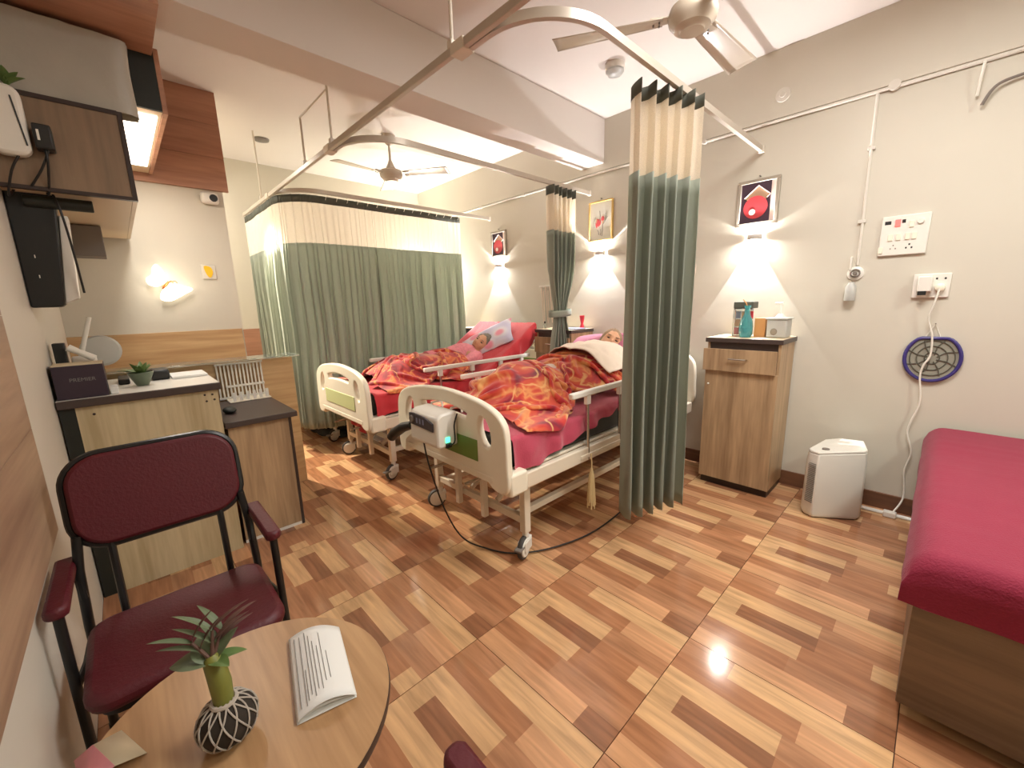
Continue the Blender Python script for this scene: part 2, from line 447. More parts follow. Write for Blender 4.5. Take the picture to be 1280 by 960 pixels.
# printed floor tile: the plank tone comes from a face attribute, grain from noise
def tile_mat():
    m, t, b = newmat('parquet_print_tile')
    at = N(t, 'ShaderNodeAttribute'); at.attribute_name = 'plank'
    tc = N(t, 'ShaderNodeTexCoord'); mp = N(t, 'ShaderNodeMapping'); mp.inputs['Scale'].default_value = (3.0, 34, 1)
    t.links.new(tc.outputs['Object'], mp.inputs['Vector'])
    n = N(t, 'ShaderNodeTexNoise'); n.inputs['Scale'].default_value = 1.2; n.inputs['Detail'].default_value = 5; n.inputs['Distortion'].default_value = 0.5
    t.links.new(mp.outputs[0], n.inputs['Vector'])
    mr = N(t, 'ShaderNodeMapRange'); mr.inputs[1].default_value = 0.3; mr.inputs[2].default_value = 0.7; mr.inputs[3].default_value = 0.74; mr.inputs[4].default_value = 1.2
    t.links.new(n.outputs[0], mr.inputs[0])
    mx = N(t, 'ShaderNodeMix', data_type='RGBA', blend_type='MULTIPLY'); mx.inputs[0].default_value = 1
    t.links.new(at.outputs['Color'], mx.inputs[6]); t.links.new(mr.outputs[0], mx.inputs[7])
    t.links.new(mx.outputs[2], b.inputs['Base Color'])
    b.inputs['Roughness'].default_value = 0.125
    b.inputs['Specular IOR Level'].default_value = 0.5
    return m
M['tile'] = tile_mat()
M['grout'] = mat('dark_grout', srgb(70, 46, 32), 0.8)

# ------------------------------------------------------------------ room shell
XF, XR, YL, ZC = -5.25, 2.3, -0.25, 2.86
floor = struct('floor', MB().box(XF - .1, XR + .1, YL - .1, WALL_Y + .1, -0.12, -0.008), M['grout'], smooth=False)
LT, SL, MD, DK, TN, PK = srgb(204, 162, 118), srgb(200, 150, 110), srgb(168, 116, 82), srgb(144, 98, 70), srgb(192, 152, 110), srgb(174, 124, 90)
PLANKS = [  # u0,u1,v0,v1 in sevenths, tone
    (0, .80, 0, 1, SL), (.80, 1, 0, 1, DK), (0, .5, 1, 2, MD), (.5, 1, 1, 2, PK), (0, .535, 2, 3, LT), (.535, 1, 2, 3, MD),
    (0, .14, 3, 4, TN), (.14, .60, 3, 4, DK), (.60, .87, 3, 4, MD), (.87, 1, 3, 4, LT), (0, .595, 4, 5, LT), (.595, 1, 4, 5, PK),
    (0, .65, 5, 6, MD), (.65, 1, 5, 6, SL), (0, .28, 6, 7, PK), (.28, 1, 6, 7, LT)]
_tiles = {}
def tile_mesh(u0, u1, v0, v1):
    key = tuple(round(q, 3) for q in (u0, u1, v0, v1))
    if key in _tiles: return _tiles[key]
    S = 0.6; g = 0.0012
    mb = MB(); cols = []
    for (a, b_, c, d, col) in PLANKS:
        a2, b2, c2, d2 = max(a, u0), min(b_, u1), max(c / 7, v0), min(d / 7, v1)
        if b2 - a2 < 1e-4 or d2 - c2 < 1e-4: continue
        x0, x1, y0, y1 = a2 * S, b2 * S, c2 * S, d2 * S
        if a2 == u0: x0 += g
        if b2 == u1: x1 -= g
        if c2 == v0: y0 += g
        if d2 == v1: y1 -= g
        mb.add([(x0, y0, 0), (x1, y0, 0), (x1, y1, 0), (x0, y1, 0)], [(0, 1, 2, 3)]); cols.append(col)
    X0, X1, Y0, Y1 = u0 * S + g, u1 * S - g, v0 * S + g, v1 * S - g
    n = len(mb.v)
    mb.add([(X0, Y0, 0), (X1, Y0, 0), (X1, Y1, 0), (X0, Y1, 0), (X0, Y0, -.009), (X1, Y0, -.009), (X1, Y1, -.009), (X0, Y1, -.009)],
           [(0, 4, 5, 1), (1, 5, 6, 2), (2, 6, 7, 3), (3, 7, 4, 0)])
    cols += [DK] * 4
    me = bpy.data.meshes.new('floor_tile'); me.from_pydata(mb.v, [], mb.f)
    at = me.attributes.new('plank', 'FLOAT_COLOR', 'FACE')
    for i, c in enumerate(cols): at.data[i].color = c
    me.materials.append(M['tile']); me.update()
    _tiles[key] = me
    return me
TX, TY = -1.1411, 0.8538
for i in range(-8, 7):
    for j in range(-3, 6):
        x, y = TX + .6 * i, TY + .6 * j
        u0, u1 = max(0, (XF - x) / .6), min(1, (XR - x) / .6)
        v0, v1 = max(0, (YL - y) / .6), min(1, (WALL_Y - y) / .6)
        if u1 - u0 < .01 or v1 - v0 < .01: continue
        o = bpy.data.objects.new('floor_tile', tile_mesh(u0, u1, v0, v1)); COL.objects.link(o)
        o.parent = floor; o.location = (x, y, 0)

struct('wall_back', MB().box(XF - .1, XR + .1, WALL_Y, WALL_Y + .12, 0, ZC + .1), M['wall'], smooth=False)
struct('wall_left', MB().box(XF - .1, XR + .1, YL - .12, YL, 0, ZC + .1), M['wall_white'], smooth=False)
struct('wall_far', MB().box(XF - .12, XF, YL - .1, WALL_Y + .1, 0, ZC + .1), M['wall'], smooth=False)
struct('wall_right', MB().box(XR, XR + .12, YL - .1, WALL_Y + .1, 0, ZC + .1), M['wall'], smooth=False)
struct('wall_partition', MB().box(-3.93, -3.83, YL, 0.71, 0, ZC), M['wall'], smooth=False)
struct('ceiling', MB().box(XF - .1, XR + .1, YL - .1, WALL_Y + .1, ZC, ZC + .12), M['ceiling'], smooth=False)
struct('trim_1', MB().box(-2.46, -2.21, YL, WALL_Y, 2.51, ZC), M['ceiling'], smooth=False, bevel=.004)        # ceiling beam
struct('trim_2', MB().box(XF, XR, WALL_Y - .022, WALL_Y, 2.455, ZC), M['wall'], smooth=False, bevel=.003)     # raised band on the bed wall
struct('baseboard_back', MB().box(XF, XR, WALL_Y - .014, WALL_Y, 0, .10), M['baseboard'], smooth=False)
struct('baseboard_far', MB().box(XF, XF + .014, 0.75, WALL_Y, 0, .10), M['baseboard'], smooth=False)
# cladding boards
def boards(name, mk, axis, a0, a1, zs, p0, p1):
    st = None
    for k in range(len(zs) - 1):
        mb = MB()
        if axis == 'y': mb.box(p0, p1, a0, a1, zs[k] + .0008, zs[k + 1] - .0008)
        else: mb.box(a0, a1, p0, p1, zs[k] + .0008, zs[k + 1] - .0008)
        if st is None: st = struct(name, mb, M[mk], smooth=False, bevel=.0015)
        else: obj('cladding_board', mb, M[mk], st, smooth=False, bevel=.0015)
boards('trim_3', 'clad_oak', 'y', YL, 0.70, [0, .40, .80, 1.19], -3.83, -3.812)
boards('trim_4', 'clad_walnut', 'y', YL, 0.745, [2.195, 2.42, 2.64, ZC], -3.83, -3.80)
boards('trim_5', 'clad_near', 'x', -1.83, XR, [.67, 1.0, 1.33, 1.66], YL, YL + .018)
boards('trim_6', 'clad_walnut', 'y', 0.72, 1.6, [0.1, .60, 1.13], XF, XF + .016)


# ------------------------------------------------------------------ hospital beds
MT = 0.69                                   # mattress top
def bed_profile(back_y, back_z):            # (y, z) line of the mattress top in bed coordinates
    return [(0.06, MT), (back_y, MT), (back_z[0], back_z[1])]

def curve_panel(name, outline, holes, depth, mat_, parent, loc, bevel=.006):
    cu = bpy.data.curves.new(name, 'CURVE'); cu.dimensions = '2D'; cu.fill_mode = 'BOTH'
    cu.extrude = depth / 2 - bevel; cu.bevel_depth = bevel; cu.bevel_resolution = 2
    for poly in [outline] + holes:
        sp = cu.splines.new('POLY'); sp.points.add(len(poly) - 1)
        for p, (a, b) in zip(sp.points, poly): p.co = (a, b, 0, 1)
        sp.use_cyclic_u = True
    tmp = bpy.data.objects.new('tmp', cu); COL.objects.link(tmp)
    dg = bpy.context.evaluated_depsgraph_get()
    me = bpy.data.meshes.new_from_object(tmp.evaluated_get(dg))
    bpy.data.objects.remove(tmp); bpy.data.curves.remove(cu)
    me.name = name
    me.transform(Matrix.Translation(loc) @ Matrix.Rotation(pi / 2, 4, 'X'))
    me.materials.clear()
    return finish(name, me, mat_, parent, 40, 0, 0)

def ellipse(cx, cz, a, b, n=20, rot=0):
    r = []
    for i in range(n):
        t = 2 * pi * i / n; x, y = a * cos(t), b * sin(t)
        r.append((cx + x * cos(rot) - y * sin(rot), cz + x * sin(rot) + y * cos(rot)))
    return r

def spline_pts(ctrl, n=8, closed=False):    # Catmull-Rom through control points
    pts = []; m = len(ctrl)
    for i in range(m if closed else m - 1):
        p = [Vector(ctrl[(i + k) % m] if closed else ctrl[max(0, min(m - 1, i + k))]) for k in (-1, 0, 1, 2)]
        for j in range(n):
            t = j / n
            pts.append(0.5 * ((2 * p[1]) + (p[2] - p[0]) * t + (2 * p[0] - 5 * p[1] + 4 * p[2] - p[3]) * t * t + (3 * p[1] - p[0] - 3 * p[2] + p[3]) * t ** 3))
    if not closed: pts.append(Vector(ctrl[-1]))
    return pts

def board_outline():
    c = [(-.485, .47), (-.487, .60), (-.482, .72), (-.462, .785), (-.40, .832), (-.26, .868), (0, .888), (.26, .868), (.40, .832), (.462, .785), (.482, .72), (.487, .60), (.485, .47), (.41, .455), (.33, .50), (.20, .515), (0, .515), (-.2, .515), (-.33, .50), (-.41, .455)]
    return [(p.x, p.y) for p in spline_pts([(a, b, 0) for a, b in c], 5, True)]
def arch_hole():                            # long middle handle hole under the top rail
    up = [(-.225 + .45 * i / 14, .833 - .6 * (-.225 + .45 * i / 14) ** 2) for i in range(15)]
    lo = [(.205 - .41 * i / 14, .768 - .25 * (.205 - .41 * i / 14) ** 2) for i in range(15)]
    return up + lo

def caster(parent, x, y, rot, brake=False):
    c = obj('caster', MB().cyl((0, 0, .105), (0, 0, .15), .018, n=12).box(-.021, .021, -.03, .036, .09, .108).box(-.024, -.017, -.052, .03, .045, .1).box(.017, .024, -.052, .03, .045, .1), M['white'], parent, bevel=.003)
    c.location = (x, y, 0); c.rotation_euler = (0, 0, rot)
    R = Matrix.Rotation(pi / 2, 3, 'Y')
    obj('tyre', MB().lathe([(.045, -.011), (.058, -.0125), (.062, -.006), (.062, .006), (.058, .0125), (.045, .011)], (0, -.025, .062), 24, R), M['tire'], c)
    for s_ in (-1, 1):
        obj('wheel_cover', MB().lathe([(.0, s_ * .0125), (.05, s_ * .0125), (.046, s_ * .017), (.014, s_ * .018), (.012, s_ * .023), (.0, s_ * .023)], (0, -.025, .062), 22, R), M['white'], c)
    if brake:
        obj('brake_pedal', MB().box(-.02, .02, -.105, -.05, .075, .088), M['grey'], c, bevel=.004)
    return c

def make_bed(label, group):
    b = thing('hospital_bed', label, 'bed', group=group)
    W = .47
    # moving platform frame
    fr = MB()
    for s_ in (-1, 1): fr.box(s_ * W - .018, s_ * W + .018, .04, 2.02, .435, .515)
    fr.box(-W, W, .05, .09, .44, .51); fr.box(-W, W, 1.96, 2.0, .44, .51); fr.box(-W, W, .95, 1.0, .45, .50)
    obj('side_frame', fr, M['bed_steel'], b, bevel=.006)
    obj('platform', MB().box(-.45, .45, .05, 1.98, .512, .528), M['bed_steel'], b, bevel=.004)
    for s_ in (-1, 1):
        obj('corner_bumper', MB().box(s_ * .42, s_ * .505, -.005, .115, .43, .545), M['offwhite'], b, bevel=.014)
    # foot and head boards with their handle holes
    holes = [arch_hole(), ellipse(-.345, .725, .050, .088, 22, -.30), ellipse(.345, .725, .050, .088, 22, .30)]
    fb = curve_panel('footboard', board_outline(), holes, .04, M['offwhite'], b, (0, 0, 0), .011)
    obj('colour_panel', MB().box(-.29, .29, -.0235, -.018, .565, .675), M['green_panel'], fb, bevel=.002)
    obj('lower_rail', MB().box(-.40, .40, -.022, .012, .475, .515), M['offwhite'], fb, bevel=.008)
    hb = curve_panel('headboard', board_outline(), holes, .04, M['offwhite'], b, (0, 2.04, .06), .011)
    obj('colour_panel', MB().box(-.29, .29, 2.015, 2.0205, .625, .735), M['green_panel'], hb, bevel=.002)
    # base
    for y in (.19, 1.75):
        for s_ in (-1, 1):
            obj('leg', MB().box(s_ * .40 - .02, s_ * .40 + .02, y - .022, y + .022, .14, .44), M['bed_steel'], b, bevel=.004)
            caster(b, s_ * .40, y, .35 * s_ if y < 1 else 2.6, s_ > 0 and y < 1)
        obj('cross_bar', MB().box(-.385, .385, y - .016, y + .016, .185, .225), M['bed_steel'], b, bevel=.004)
    bs = MB()
    for s_ in (-1, 1): bs.box(s_ * .33 - .018, s_ * .33 + .018, .19, 1.75, .19, .225)
    obj('base_frame', bs, M['bed_steel'], b, bevel=.004)
    for s_ in (-1, 1):
        obj('lift_link', MB().cyl((s_ * .12, .24, .20), (s_ * .12, .62, .45), .016, n=10), M['bed_steel'], b)
        obj('lift_arm', MB().box(s_ * .12 - .016, s_ * .12 + .016, .13, .162, .14, .45), M['bed_steel'], b, bevel=.003)
        obj('crank_rod', MB().cyl((s_ * .16, -.02, .40), (s_ * .16, .9, .40), .009, n=10), M['chrome'], b)
    # folding side rails
    for s_ in (-1, 1):
        x = s_ * .480
        rail = obj('side_rail', MB().box(x - .016, x + .016, .47, 1.65, .815, .848), M['white'], b, bevel=.007)
        for y in (.62, .95, 1.28, 1.55):
            obj('rail_bracket', MB().box(x - .013, x + .013, y - .018, y + .018, .765, .818), M['white'], rail, bevel=.004)
            obj('rail_post', MB().cyl((x, y, .77), (x, y + .01, .44), .010, n=10), M['chrome'], rail)
        obj('rail_hinge_bar', MB().box(x - .012, x + .012, .55, 1.62, .452, .478), M['bed_steel'], rail, bevel=.004)
    return b

GB = 'hospital beds along the wall'
bed1 = make_bed('nearest hospital bed, with an air pump hung on its cream footboard', GB)
bed1.location = (-1.79, 1.2, 0)
bed2 = copy_tree(bed1); bed2.location = (-3.235, 1.2, 0)
bed2['label'] = 'middle hospital bed with pale green footboard panel and raised red backrest'
for ch in bed2.children:
    if ch.name.startswith('footboard'):
        for g in ch.children:
            if g.name.startswith('colour_panel'):
                g.data = g.data.copy(); g.data.materials[0] = M['green_pale']
bed3 = copy_tree(bed1); bed3.location = (-4.53, 1.24, 0)
bed3['label'] = 'farthest hospital bed, only its casters showing beneath the drawn curtain'

def slab_from_profile(prof, thick, half):
    poly = [(y, z) for y, z in prof] + [(y, z - thick) for y, z in reversed(prof)]
    return MB().prism(poly, -half, half, 'x')
PROF1 = [(.055, MT), (1.10, MT), (1.95, .84)]
PROF2 = [(.055, MT), (1.12, MT), (1.80, 1.125)]
PROF3 = [(.055, MT), (1.98, MT)]
beds = [(bed1, PROF1, -1.79, 1.2), (bed2, PROF2, -3.235, 1.2), (bed3, PROF3, -4.53, 1.24)]
for (b, pr, bx, by), lab in zip(beds, ['dark mattress of the nearest bed under a magenta sheet', 'dark mattress of the middle bed under a red sheet', 'dark mattress of the farthest bed behind the drawn curtain']):
    o = obj('mattress', slab_from_profile(pr, .158, .435), M['mattress'], None, bevel=.02)
    o.location = (bx, by, 0); tag(o, lab, 'mattress', 'mattresses')
# raised backrest panel of the middle bed
obj('backrest_panel', MB().prism([(1.12, .525), (1.80, .96), (1.80, .94), (1.12, .505)], -.43, .43, 'x'), M['bed_steel'], bed2, bevel=.003)
for s_ in (-1, 1): obj('backrest_support', MB().cyl((s_ * .2, 1.60, .82), (s_ * .2, 1.70, .52), .014, n=10), M['chrome'], bed2)

def prof_z(pr, y):
    if y <= pr[0][0]: return pr[0][1]
    for (a, za), (b, zb) in zip(pr, pr[1:]):
        if y <= b: return za + (zb - za) * (y - a) / (b - a)
    return pr[-1][1]

def nz(x, y, s=1.0, seed=0.0): return noise.noise(Vector((x * s + seed, y * s - seed, seed)))

def drape_sheet(name, pr, half, y0, y1, dl, dr, m, nu=90, nv=110, seed=0, wob=.012):
    ext = .30
    def fn(u, v):
        y = y0 + (y1 - y0) * v
        L, Rr = dl(y), dr(y)
        tot = L + 2 * half + Rr
        s_ = -half - L + tot * u
        z = prof_z(pr, y) + .006
        if s_ < -half:
            d = -half - s_; x = -half - .010 - .012 * (d / ext) - .014 * abs(nz(y, d, 9, seed)) - .012 * (1 + sin(y * 38 + 3 * nz(y, 0, 4, seed))) * min(1, d / .08); z -= d + .002
        elif s_ > half:
            d = s_ - half; x = half + .010 + .012 * (d / ext) + .014 * abs(nz(y, d, 9, seed)) + .012 * (1 + sin(y * 38 + 3 * nz(y, 0, 4, seed))) * min(1, d / .08); z -= d + .002
        else:
            x = s_
            z += .010 * abs(nz(x, y, 6, seed)) + .008 * abs(nz(x + y * .6, y * .3, 14, seed + 4))
        return (x, y, z)
    return obj(name, MB().grid(fn, nu, nv), m, None, smooth=80)

sh1 = drape_sheet('bed_sheet', PROF1, .437, .06, 1.93, lambda y: .12, lambda y: max(.0, (.168 if y < .22 else .168 - (y - .22) * .185)) + .008 * sin(y * 30), M['pink_sheet'], seed=2)
sh1.location = (-1.79, 1.2, 0); tag(sh1, 'magenta bed sheet hanging slantwise over the side of the nearest bed', 'bed sheet', 'bed sheets')
sh2 = drape_sheet('bed_sheet', PROF2, .437, .06, 1.80, lambda y: .13, lambda y: .145 + .012 * sin(y * 17), M['red_sheet'], seed=7)
sh2.location = (-3.235, 1.2, 0); tag(sh2, 'red bed sheet covering the middle bed and its raised backrest', 'bed sheet', 'bed sheets')
fl = MB().grid(lambda u, v: (-.14 + .34 * u + .02 * v, .055 + .012 * sin(u * 14) * v + .01 * v, .50 - .15 * v * (0.55 + .45 * u)), 24, 10)
f_ = obj('hanging_end', fl, M['red_sheet'], sh2, smooth=80)

# blankets -----------------------------------------------------------
import numpy as np
def relax_cloth(nx, ny, x0, x1, y0, y1, H, ex, seed, steps=130, warp=.05, drift=None):
    """settle a sheet with surplus cloth onto the height field H(x, y): simple position-based cloth"""
    rng = np.random.default_rng(seed)
    U, V = np.meshgrid(np.linspace(0, 1, nx), np.linspace(0, 1, ny), indexing='ij')
    dx, dy = (x1 - x0) / (nx - 1), (y1 - y0) / (ny - 1)
    def smooth_noise(k):
        a = rng.normal(size=(k, k)); g = np.linspace(0, k - 1.001, nx); h = np.linspace(0, k - 1.001, ny)
        gi = g.astype(int); hi = h.astype(int); gf = (g - gi); hf = (h - hi); gf = gf * gf * (3 - 2 * gf); hf = hf * hf * (3 - 2 * hf)
        a00 = a[np.ix_(gi, hi)]; a10 = a[np.ix_(np.minimum(gi + 1, k - 1), hi)]; a01 = a[np.ix_(gi, np.minimum(hi + 1, k - 1))]; a11 = a[np.ix_(np.minimum(gi + 1, k - 1), np.minimum(hi + 1, k - 1))]
        return (a00 * (1 - gf)[:, None] + a10 * gf[:, None]) * (1 - hf)[None] + (a01 * (1 - gf)[:, None] + a11 * gf[:, None]) * hf[None]
    X = x0 + (x1 - x0) * U + warp * smooth_noise(5); Y = y0 + (y1 - y0) * V + warp * smooth_noise(5)
    if drift: X, Y = drift(U, V, X, Y)
    P = np.stack([X, Y, H(X, Y) + .06 + .04 * smooth_noise(12) + .02 * smooth_noise(24)], -1)
    Q = P.copy()
    rx, ry = dx * ex, dy * ex
    rd = sqrt(rx * rx + ry * ry)
    def con(di, dj, rest, k):
        sl = lambda a: slice(a, None) if a >= 0 else slice(None, a)
        def run(Pm):
            for ph in range(2):
                if di:   # alternate starting rows so no point moves twice in one pass
                    i0 = np.arange(nx - di); i0 = i0[(i0 // di) % 2 == ph]; 
                    if dj >= 0: A = (i0[:, None], np.arange(ny - dj)[None]); B = (i0[:, None] + di, np.arange(ny - dj)[None] + dj)
                    else: A = (i0[:, None], np.arange(-dj, ny)[None]); B = (i0[:, None] + di, np.arange(-dj, ny)[None] + dj)
                else:
                    j0 = np.arange(ny - dj); j0 = j0[(j0 // dj) % 2 == ph]
                    A = (np.arange(nx)[:, None], j0[None]); B = (np.arange(nx)[:, None], j0[None] + dj)
                d = Pm[B] - Pm[A]; L = np.sqrt((d * d).sum(-1, keepdims=True)) + 1e-9
                c = d * ((L - rest) / L * .5 * k)
                Pm[A] += c; Pm[B] -= c
        return run
    cons = [con(1, 0, rx, 1.), con(0, 1, ry, 1.), con(1, 1, rd, .6), con(1, -1, rd, .6), con(3, 0, 3 * rx, .12), con(0, 3, 3 * ry, .12)]
    for it in range(steps):
        vel = (P - Q) * .93
        Q = P.copy()
        P = P + vel; P[..., 2] -= .00055
        for _ in range(3):
            for c in cons: c(P)
        h = H(P[..., 0], P[..., 1]) + .012
        hit = P[..., 2] < h
        P[..., 2] = np.where(hit, h, P[..., 2])
        for ax in (0, 1): P[..., ax] = np.where(hit, P[..., ax] * .45 + Q[..., ax] * .55, P[..., ax])
    return P

def blanket(name, bx, by, rect, H, m, seed, label, ex=1.28, nx=84, ny=96, **kw):
    P = relax_cloth(nx, ny, *rect, H, ex, seed, **kw)
    mb = MB()
    mb.v = [tuple(map(float, p)) for p in P.reshape(-1, 3)]
    mb.f = [(i * ny + j_, (i + 1) * ny + j_, (i + 1) * ny + j_ + 1, i * ny + j_ + 1) for i in range(nx - 1) for j_ in range(ny - 1)]
    mb.m = [0] * len(mb.f)
    o = obj(name, mb, m, None, smooth=180)
    uv = o.data.uv_layers.new(name='UVMap')
    sx, sy = (rect[1] - rect[0]) * ex, (rect[3] - rect[2]) * ex
    for lp in o.data.loops:
        i, j_ = divmod(lp.vertex_index, ny)
        uv.data[lp.index].uv = (i / (nx - 1) * sx, j_ / (ny - 1) * sy)
    md = o.modifiers.new('solid', 'SOLIDIFY'); md.thickness = .006; md.offset = 1
    md = o.modifiers.new('sub', 'SUBSURF'); md.levels = 1; md.render_levels = 1
    o.location = (bx, by, 0)
    return tag(o, label, 'blanket', 'patterned blankets')

def np_prof(pr, y): return np.interp(y, [p[0] for p in pr], [p[1] for p in pr])
def np_mound(x, y, cx, hw, ya, yb, h): return h / (1 + np.exp(-(y - ya) * 16)) / (1 + np.exp((y - yb) * 16)) * np.exp(-((x - cx) / hw) ** 4)
def H1f(x, y):
    z = np_prof(PROF1, y) + .012
    z = z + np.maximum(np_mound(x, y, -.01, .25, .34, .98, .195), np_mound(x, y, -.01, .31, .78, 1.5, .225))
    z = z + .05 * np.exp(-((x + .08) / .15) ** 2 - ((y - .62) / .18) ** 2)
    return np.where(np.abs(x) > .455, z - (np.abs(x) - .455) * 3, z)
def H2f(x, y):
    z = np_prof(PROF2, y) + .012
    z = z + np.maximum(np_mound(x, y, .05, .26, .30, .98, .185), np_mound(x, y, .05, .30, .72, 1.6, .20))
    return np.where(np.abs(x) > .455, z - (np.abs(x) - .455) * 3, z)
blanket('blanket', -1.79, 1.2, (-.44, .36, .20, 1.28), H1f, M['blanket'], 21, 'orange and red rose-patterned blanket rumpled over the person in the nearest bed', 1.52,
        drift=lambda U, V, X, Y: (X + .04 * np.sin(V * 8) * U, Y + .09 * U * U * (1 - V)))
blanket('blanket', -3.235, 1.2, (-.43, .44, .20, .98), H2f, M['blanket2'], 33, 'deep red and yellow blanket bunched over the legs in the middle bed', 1.48)

# pillows ---------------------------------------------------------------
def pillow(name, m, a, b, h, mtx, label):
    def surf(sgn):
        def fn(u, v):
            x, y = 2 * u - 1, 2 * v - 1
            k = (1 - x ** 4) * (1 - y ** 4)
            px = a * x * (1 - .06 * (1 - y * y) ** 1 * abs(x) ** 3); py = b * y * (1 - .06 * abs(y) ** 3 * (1 - x * x))
            return (px, py, sgn * h * (max(0, k) ** .45) + .006 * nz(px, py, 9, sgn))
        return fn
    mb = MB().grid(surf(1), 24, 18).grid(surf(-1), 24, 18)
    o = obj(name, mb, m, None, smooth=80)
    o.matrix_world = mtx
    return tag(o, label, 'pillow')

def frame_mtx(o, ex, ey):                   # orthonormal frame at o with x along ex, y near ey
    ex = Vector(ex).normalized(); ey = Vector(ey); ey = (ey - ex * ey.dot(ex)).normalized(); ez = ex.cross(ey)
    m = Matrix((ex, ey, ez)).transposed().to_4x4(); m.translation = Vector(o)
    return m

# the people ---------------------------------------------------------------
def head_mb(mtx, s=1.0):
    mb = MB()
    def fn(u, v):
        t = 2 * pi * u; p = -pi / 2 + pi * (0.002 + 0.996 * v)
        d = Vector((cos(p) * sin(t), cos(p) * cos(t), sin(p)))   # x right, y face, z crown
        x, y, z = d.x * .076, d.y * .096, d.z * .118
        if z < 0:
            k = -z / .118
            x *= 1 - .30 * k ** 1.6; y = y * (1 - .16 * k) + .022 * k
        if y > 0:
            g = lambda cx, cz, sx, sz: exp(-((x - cx) / sx) ** 2 - ((z - cz) / sz) ** 2)
            y += .026 * g(0, -.022, .013, .020) + .014 * g(0, .004, .010, .026)      # nose
            y += .006 * g(0, .030, .05, .012)                                          # brow
            y -= .013 * (g(.031, .012, .016, .011) + g(-.031, .012, .016, .011))       # eye sockets
            y += .008 * g(0, -.058, .022, .008) - .006 * g(0, -.066, .02, .005) + .008 * g(0, -.074, .02, .008) + .008 * g(0, -.100, .02, .016)
            y += .006 * (g(.042, -.028, .02, .02) + g(-.042, -.028, .02, .02))
        return mtx @ (Vector((x, y, z)) * s)
    mb.grid(fn, 40, 32, True)
    for sx in (-1, 1):                                                       # ears
        c = mtx @ (Vector((sx * .078, -.010, .0)) * s)
        e = MB().ball((0, 0, 0), (.009, .020, .033), 10, 8)
        mb.add([c + (mtx.to_3x3() @ Vector(p)) * s for p in e.v], e.f)
    return mb

